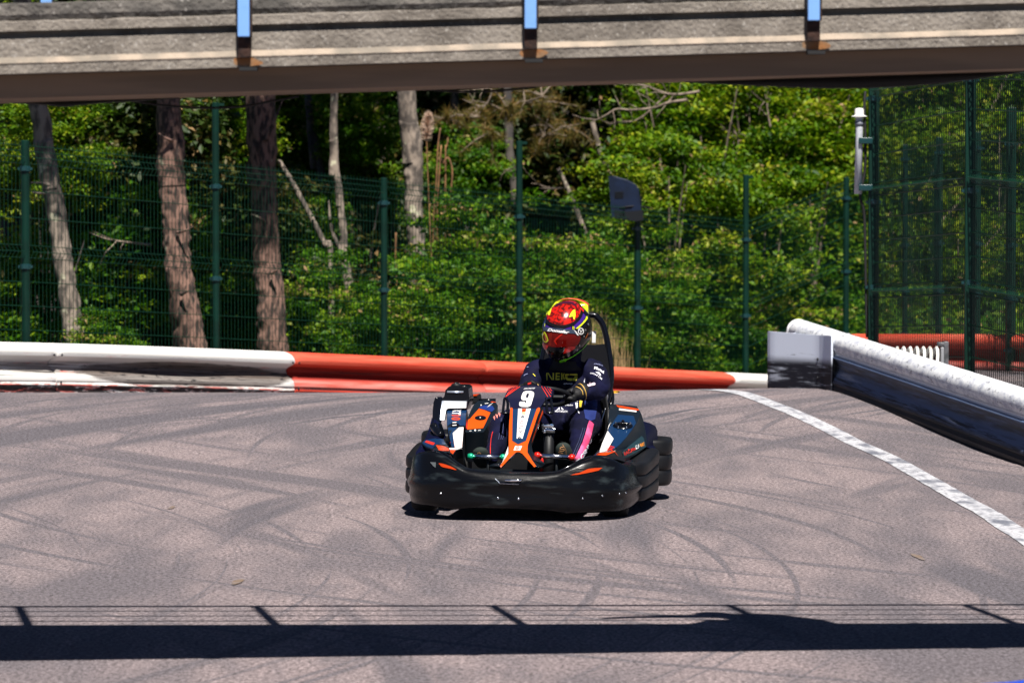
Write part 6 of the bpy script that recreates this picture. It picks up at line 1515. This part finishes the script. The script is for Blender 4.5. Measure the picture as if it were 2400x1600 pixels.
# legs: pink panel with lettering, seams
suit("pink_panel", [[(1570, 290), (1625, 320), (1690, 380), (1665, 470), (1630, 640), (1560, 860), (1470, 1060), (1390, 1250), (1340, 1340), (1185, 1365), (1180, 1320), (1280, 1120), (1400, 860), (1480, 600), (1530, 400)]], zG, M_PINK)
stext("CSNLY", (1310, 1255), (1618, 760), (1375, 1312), zG, M_LET, bold=0.05, shear=0.1, off=0.005)
suit("white_cuff", [[(1215, 1330), (1300, 1270), (1345, 1320), (1330, 1360), (1200, 1372)]], zG, M_LET, off=0.0045)
for dx in (0, 55):
    suit("seam", [strip([(1410 + dx, 480), (1370 + dx, 640), (1290 + dx, 860), (1200 + dx, 1080), (1140 + dx, 1230)], 5)], zG, mat("seam", (0.03, 0.04, 0.10), 0.8))
for dx in (0, 45, 80):
    suit("seam", [strip([(250 + dx * .6, 640), (240 + dx, 720), (225 + dx, 850), (200 + dx * .8, 1000)], 3)], zB, mat("pale seam", (0.04, 0.05, 0.13), 0.8))
suit("red_piping", [strip([(108, 870), (80, 1000), (68, 1120), (66, 1240)], 5)], zB, M_STK_R)
for k in range(3):
    u = 110 + 42 * k; v = 640 - 28 * k
    suit("knee_print", [[(u, v - 30), (u + 28, v - 60), (u + 44, v - 10), (u + 34, v + 40)]], zB, mat("coral print", (0.7, 0.22, 0.18), 0.7))
# a white and lilac pad beside the knee
panel("leg_pad", [(1690, 440, -.02), (1730, 440, -.02), (1770, 520, .0), (1790, 640, .02), (1770, 660, .02), (1720, 625, .02), (1665, 625, .0), (1655, 560, .0)], zG, mat("white pad", (0.66, 0.66, 0.74), 0.6), kart, ext=(0, 0.02, 0), bevel=0.004)

# gloves
def glove(wr, pc, rim_ang, side, conv_lab):
    """palm, four fingers and a thumb closed round the wheel rim. wr: wrist, pc: palm centre"""
    g = bpy.data.objects.new("glove", None)
    mb_t = []
    fwd = (pc - wr).normalized(); rim = [WR(rim_ang + d) for d in (-0.30, -0.10, 0.10, 0.30)]
    mb_t.append(([wr, wr.lerp(pc, 0.5), pc, pc + fwd * 0.03], [0.042, 0.047, 0.049, 0.038], dict(sx=0.8, sy=1.1)))
    tang = (WR(rim_ang + 0.1) - WR(rim_ang - 0.1)).normalized(); rad = (WR(rim_ang) - wc).normalized(); up = wq @ Vector((0, 0, 1))
    for k, a in enumerate((-0.26, -0.09, 0.08, 0.24)):
        c = WR(rim_ang + a); L = (0.9, 1.0, 1.02, 0.88)[k if side > 0 else 3 - k]
        base_ = pc + tang * (a * 0.16) + fwd * 0.02
        q1 = c + rad * 0.006 + up * 0.031 * L; q2 = c - rad * 0.030 * L + up * 0.010; q3 = c - rad * 0.020 - up * 0.022
        mb_t.append(([base_, (base_ + q1) / 2 + up * 0.012, q1, q2, q3], [0.0175, 0.017, 0.016, 0.0145, 0.011], {}))
    th0 = pc - up * 0.02 - fwd * 0.01; c = WR(rim_ang + 0.34 * side)
    mb_t.append(([th0, (th0 + c) / 2 - up * 0.02, c - up * 0.020 + rad * 0.014, c - rad * 0.016 - up * 0.018], [0.019, 0.017, 0.015, 0.012], {}))
    o = blob_person("glove", mb_t, M_GLOVE, 0.0055); o.parent = driver; dob(o); o["label"] = conv_lab
    ax = (pc - wr).normalized().to_track_quat('Z', 'Y').to_matrix()
    cuff = MB().lathe([(0.040, -0.012), (0.046, -0.010), (0.047, 0.026), (0.041, 0.030)], wr - fwd * 0.005, ax, 20).build("cuff", M_GLOVE, o, smooth=True)
    cuff.location = (0, 0, 0)
    MB().lathe([(0.0455, 0.014), (0.0482, 0.015), (0.0482, 0.019), (0.0455, 0.020)], wr - fwd * 0.005, ax, 20).build("gold_trim", M_GOLD, o, smooth=True)
    return o
gR = glove(K(1368, 917, -.08), K(1347, 924, -.11), R(2), -1, "black glove with gold trim, hand on the right of the wheel")
gL = glove(K(1252, 914, -.03), K(1232, 914, -.09), R(172), 1, "black glove partly hidden behind the fairing")
bvG = bvh_of([gR])
for pts, w in (([(1330, 640), (1400, 655), (1470, 690), (1515, 750), (1530, 830)], 7), ([(1180, 650), (1140, 740), (1100, 880)], 3), ([(1300, 660), (1260, 780), (1240, 900)], 3)):
    dob(decal("glove_stitching", [strip(pts, w)], zF, M_GOLD if w > 4 else M_STK_G, bvG, driver, yg=-.1, grid=3, off=0.002))
dob(decal("glove_patch", [[(1005, 720), (1050, 740), (1045, 800), (1010, 800)]], zF, mat("bronze patch", (0.30, 0.14, 0.05), 0.6), bvG, driver, yg=-.15, grid=3, off=0.002))
# shoes
def shoe(pp, lab):
    P = P3([q[:3] for q in pp]); rr = [q[3] for q in pp]
    mb = MB().tube(catmull(P, 4), [rr[0]] + [interp([(i, r_) for i, r_ in enumerate(rr)], t / 4) for t in range(1, (len(rr) - 1) * 4 + 1)], 16, sx=0.62, sy=1.0, up=(0, 1, 0))
    o = mb.build("shoe", M_SHOE, driver, smooth=True); dob(o); o["label"] = lab; return o
s1 = shoe([(1330, 1094, -.58, .036), (1324, 1078, -.63, .045), (1321, 1058, -.66, .044), (1319, 1045, -.675, .036), (1318, 1038, -.68, .018)], "dark shoe with gold stitching on the red-ended pedal")
s2 = shoe([(1134, 1088, -.58, .036), (1129, 1076, -.63, .045), (1126, 1062, -.66, .043), (1124, 1054, -.675, .034), (1123, 1049, -.68, .016)], "dark shoe on the green-ended pedal")
bvs1, bvs2 = bvh_of([s1]), bvh_of([s2])
for l in (strip([(905, 975), (850, 975), (815, 1005), (820, 1030), (900, 1025), (930, 1045), (900, 1075), (830, 1080), (800, 1060)], 9), strip([(775, 1105), (830, 1120), (895, 1140)], 8), strip([(880, 915), (940, 1000), (968, 1060), (972, 1180)], 4)):
    dob(decal("stitching", [l], zG, mat("copper print", (0.50, 0.25, 0.10), 0.6), bvs1, driver, yg=-.68, grid=3, off=0.002))
for l in (strip([(1318, 172), (1325, 150), (1350, 145), (1375, 165)], 6), strip([(1320, 185), (1350, 178), (1382, 190)], 5)):
    dob(decal("stitching", [l], zC, mat("copper print dim", (0.45, 0.22, 0.08), 0.6), bvs2, driver, yg=-.68, grid=3, off=0.002))

# ---- helmet
hc = K(1329, 776, .14)
HR = Matrix.Rotation(R(-20), 3, 'Z') @ Matrix.Rotation(R(17), 3, 'X') @ Matrix.Rotation(R(9), 3, 'Y')
M_HEL = mat("gloss black helmet", (0.004, 0.002, 0.003), 0.18, spec=0.3, coat=0.08)
NV, NU = 44, 64; rings = []
for i in range(NV + 1):
    la = -math.pi / 2 + math.pi * i / NV; ring = []
    for j in range(NU):
        lo = 2 * math.pi * j / NU; d = Vector((math.cos(la) * math.sin(lo), -math.cos(la) * math.cos(lo), math.sin(la)))
        x, y, z = d.x * 0.129, d.y * 0.158, d.z * 0.162
        fr_ = max(0.0, -d.y)
        if d.z < 0:
            k = sm(0.0, 0.75, -d.z)
            y -= 0.030 * k * fr_                                  # chin bar
            x *= 1 - 0.10 * k
            z *= 1 + 0.12 * k * fr_ - 0.06 * k * (1 - fr_)
        z = max(z, -0.150 - 0.02 * fr_)
        ring.append(hc + HR @ Vector((x, y, z)))
    rings.append(ring)
helm = MB().loft(rings).build("helmet", M_HEL, driver, auto=50); dob(helm)
bvH = bvh_of([helm])
def hel(name, loops, m, layer=1, conv=zE, **kw):
    a = dict(yg=.08, grid=4, off=0.0012 * layer + 0.001); a.update(kw)
    return decal(name, loops, conv, m, bvH, helm, **a)
def hmat(n, c, **kw): return mat(n, c, 0.2, spec=0.4, coat=0.25, **kw)
H_RED = hmat("metallic red dome paint", (0.46, 0.010, 0.004), col2=(0.07, 0.004, 0.004), nscale=55, lo=0.42, hi=0.6, detail=5)
H_DRED = hmat("dark red paint", (0.10, 0.006, 0.010)); H_PUR = hmat("purple paint", (0.045, 0.012, 0.20)); H_BLU = hmat("deep blue paint", (0.012, 0.020, 0.11))
H_YEL = hmat("fluorescent yellow paint", (0.66, 0.74, 0.02)); H_GOLD = hmat("gold line", (0.55, 0.30, 0.05)); H_GRN = hmat("green paint", (0.12, 0.55, 0.01)); H_R2 = hmat("bright red paint", (0.70, 0.012, 0.010)); H_COR = hmat("coral red paint", (0.75, 0.06, 0.05))
ell = [(310, 470), (320, 540), (375, 600), (480, 645), (600, 665), (720, 650), (850, 598), (950, 500), (998, 400), (998, 310), (960, 230), (880, 165), (780, 138), (650, 146), (520, 185), (420, 260), (345, 370)]
def grow(l, k):
    cx = sum(p[0] for p in l) / len(l); cy = sum(p[1] for p in l) / len(l); return [(cx + (p[0] - cx) * k, cy + (p[1] - cy) * k) for p in l]
def dense2(l, n=3): return [(p.x, p.y) for p in catmull([Vector((a, b, 0)) for a, b in l + [l[0]]], n)[:-1]]
hel("yellow_band", [[(1150, 480), (1160, 520), (1110, 590), (960, 742), (905, 738), (1040, 620), (1110, 530), (1126, 478)]], H_YEL, 4, grid=3)
hel("purple_band", [[(1072, 405), (1124, 472), (1092, 545), (1000, 655), (925, 735), (880, 738), (868, 680), (980, 570), (1040, 490)]], H_PUR, 2)
hel("blue_band", [[(415, 275), (345, 350), (290, 480), (275, 580), (262, 660), (250, 720), (205, 730), (205, 640), (230, 520), (290, 380), (370, 280)]], H_BLU, 1)
hel("purple_band", [[(290, 660), (370, 705), (500, 735), (660, 745), (815, 690), (830, 750), (660, 750), (380, 730), (262, 712), (262, 660)]], H_PUR, 1)
hel("dome_surround", [dense2([(640, 132), (780, 126), (900, 154), (1000, 218), (1052, 300), (1066, 390), (1036, 490), (956, 590), (848, 668), (700, 722), (600, 732), (470, 712), (360, 662), (292, 600), (284, 500), (315, 380), (395, 268), (505, 182)])], hmat("black ring paint", (0.008, 0.006, 0.006)), 3)
hel("dome_line", [dense2(grow(ell, 1.012))], H_GOLD, 4, grid=3)
hel("dome", [dense2(ell)], H_RED, 5)
hel("dome_shade", [dense2([(470, 262), (560, 205), (680, 178), (800, 178), (880, 215), (930, 280), (860, 262), (790, 225), (700, 222), (600, 240), (520, 290)])], hmat("dark dome paint", (0.05, 0.006, 0.02)), 6)
hel("red_flash", [[(1000, 285), (1070, 360), (1062, 395), (1000, 330)]], H_R2, 6)
hel("yellow_mark", [[(420, 285), (426, 300), (378, 460), (345, 458), (330, 425), (302, 475), (308, 410), (345, 340)]], H_YEL, 6, label="yellow letter-like mark on the dome's left")
hel("yellow_mark", [[(890, 342), (897, 460), (882, 548), (855, 540), (850, 490), (820, 488), (765, 505), (800, 420), (850, 355)]], H_YEL, 6, label="yellow letter-like mark on the dome's right")
for x in (838, 862): hel("yellow_dash", [[(x, 692), (x + 12, 690), (x + 14, 755), (x + 2, 757)]], H_YEL, 4)
hel("yellow_dash", [[(262, 625), (276, 640), (272, 700), (260, 690)]], H_YEL, 4)
hel("red_cheek", [[(640, 1270), (690, 1140), (800, 1112), (905, 1118), (895, 1160), (800, 1225), (700, 1262)]], H_R2, 2)
hel("red_cheek", [[(218, 1040), (260, 1065), (345, 1095), (315, 1180), (275, 1185), (240, 1120)]], H_R2, 6)
hel("white_chip", [[(650, 1150), (670, 1150), (660, 1215), (630, 1245)]], M_STK_W, 3)
hel("green_line", [strip([(690, 1400), (760, 1378), (900, 1300), (1050, 1180), (1130, 1090), (1195, 1000)], [14, 10, 9, 8, 7, 5])], H_GRN, 2)
hel("green_tip", [[(555, 1450), (572, 1412), (690, 1372), (718, 1392), (690, 1440), (600, 1458)]], H_GRN, 3)
hel("orange_haze", [[(1100, 960), (1170, 820), (1180, 850), (1140, 930)]], hmat("burnt orange paint", (0.30, 0.07, 0.01)), 2)
# visor: a tinted shield standing proud of the shell
M_VIS = mat("red mirror visor", (0.13, 0.003, 0.002), 0.12, 0.1, spec=0.25, coat=0.05)
vis = decal("visor", [[(250, 770), (420, 800), (640, 825), (860, 845), (960, 875), (1010, 900), (1000, 980), (960, 1060), (900, 1112), (660, 1126), (520, 1132), (340, 1126), (250, 1060), (222, 960), (222, 860)]], zE, M_VIS, bvH, helm, yg=.08, grid=4, off=0.006)
bvV = bvh_of([vis]); KV = dict(yg=.08, grid=4)
decal("visor_strip", [[(250, 705), (420, 722), (640, 742), (860, 760), (905, 790), (945, 850), (962, 880), (930, 872), (880, 842), (640, 824), (420, 800), (236, 786)]], zE, mat("visor strip", (0.035, 0.05, 0.085), 0.35), bvH, helm, off=0.0085, **KV)
decal("visor_strip_edge", [[(850, 762), (905, 788), (968, 878), (930, 876), (886, 800)]], zE, M_STK_W, bvH, helm, off=0.0095, **KV)
text("Domsfer", (345, 728), (780, 785), (325, 790), zE, M_STK_W, bvH, helm, bold=0.05, shear=0.25, off=0.0100, **KV)
decal("visor_pivot", [[(1010 + 62 * math.cos(a), 792 + 72 * math.sin(a)) for a in [2 * math.pi * i / 24 for i in range(24)]], [(1010 + 46 * math.cos(a), 792 + 55 * math.sin(a)) for a in [2 * math.pi * i / 24 for i in range(24)]][::-1]], zE, M_STK_W, bvH, helm, off=0.0075, **KV)
for k in range(3):
    a = R(90 + 120 * k) + 0.1; decal("pivot_mark", [strip([(1010 - 4 * math.cos(a), 792 - 5 * math.sin(a)), (1010 + 44 * math.cos(a), 792 + 52 * math.sin(a))], 7)], zE, M_STK_W, bvH, helm, off=0.0080, **KV)
decal("visor_tear", [dense2([(262, 795), (300, 850), (345, 970), (330, 1010), (290, 1032), (240, 990), (222, 900)]), dense2([(266, 830), (290, 880), (325, 970), (310, 1000), (286, 1012), (250, 970), (238, 900)])[::-1]], zE, H_YEL, bvH, helm, off=0.0075, **KV)
decal("visor_tear_fill", [dense2([(262, 830), (290, 880), (328, 975), (312, 1002), (290, 1005), (275, 940)])], zE, hmat("orange glow paint", (0.55, 0.16, 0.01)), bvH, helm, off=0.0070, **KV)
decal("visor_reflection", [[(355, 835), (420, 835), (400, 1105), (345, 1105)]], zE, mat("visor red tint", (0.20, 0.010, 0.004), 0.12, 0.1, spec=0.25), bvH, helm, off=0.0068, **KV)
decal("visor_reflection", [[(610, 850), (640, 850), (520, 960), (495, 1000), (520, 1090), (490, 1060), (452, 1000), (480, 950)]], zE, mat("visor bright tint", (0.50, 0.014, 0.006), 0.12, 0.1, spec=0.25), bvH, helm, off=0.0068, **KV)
decal("chin_vent", [[(342, 1128), (560, 1138), (590, 1155), (545, 1215), (330, 1195), (318, 1180)]], zE, M_GLOSS, bvH, helm, off=0.008, **KV)
decal("chin_vent", [[(575, 1170), (640, 1150), (672, 1150), (640, 1220), (615, 1260), (560, 1230)]], zE, M_PLA, bvH, helm, off=0.007, **KV)
decal("chin_slot", [[(305, 1345), (405, 1355), (400, 1395), (320, 1385)]], zE, H_BLU, bvH, helm, off=0.004, **KV)
for (u, v, r_) in ((1178, 650, 26), (1118, 770, 26), (1088, 905, 18), (990, 1105, 20), (920, 1112, 12)):
    q = cast(bvH, *zE(u, v), 0.002, .1); nrm = (q - hc).normalized().to_track_quat('Z', 'Y').to_matrix()
    MB().lathe([(0, 0), (r_ / 4000, 0), (r_ / 4200, 0.003), (r_ / 6000, 0.004), (0, 0.003)], q, nrm, 14).build("vent_screw", M_STEEL, helm, smooth=True)
# rear spoiler of the helmet: a raised yellow lip with a coral top edge behind the dome
sp1 = panel("spoiler", [(u, v, .150 + .03 * (abs(u - 780) / 400)) for u, v in ((385, 272), (470, 165), (600, 112), (780, 92), (950, 112), (1100, 168), (1182, 218), (1186, 330), (1162, 520), (1100, 600), (1000, 420), (800, 260), (500, 300))], zE, H_YEL, helm, ext=(0, 0.05, -0.012), bevel=0.004)
panel("spoiler_edge", [(u, v, .152 + .03 * (abs(u - 780) / 400)) for u, v in ((468, 158), (620, 96), (760, 74), (950, 87), (1100, 132), (1190, 192), (1190, 250), (1100, 170), (950, 114), (780, 94), (600, 114))], zE, H_COR, sp1, ext=(0, 0.055, -0.012), bevel=0.003)
# dark balaclava collar below the helmet
q = K(1326, 858, .235); MB().tube([K(1326, 866, .235), K(1326, 850, .235), K(1328, 835, .225)], [0.105, 0.088, 0.085], 18, sx=0.9).build("neck_collar", mat("black collar", (0.005, 0.005, 0.007), 0.9), driver, smooth=True).location = DOFF
bpy.context.view_layer.update()
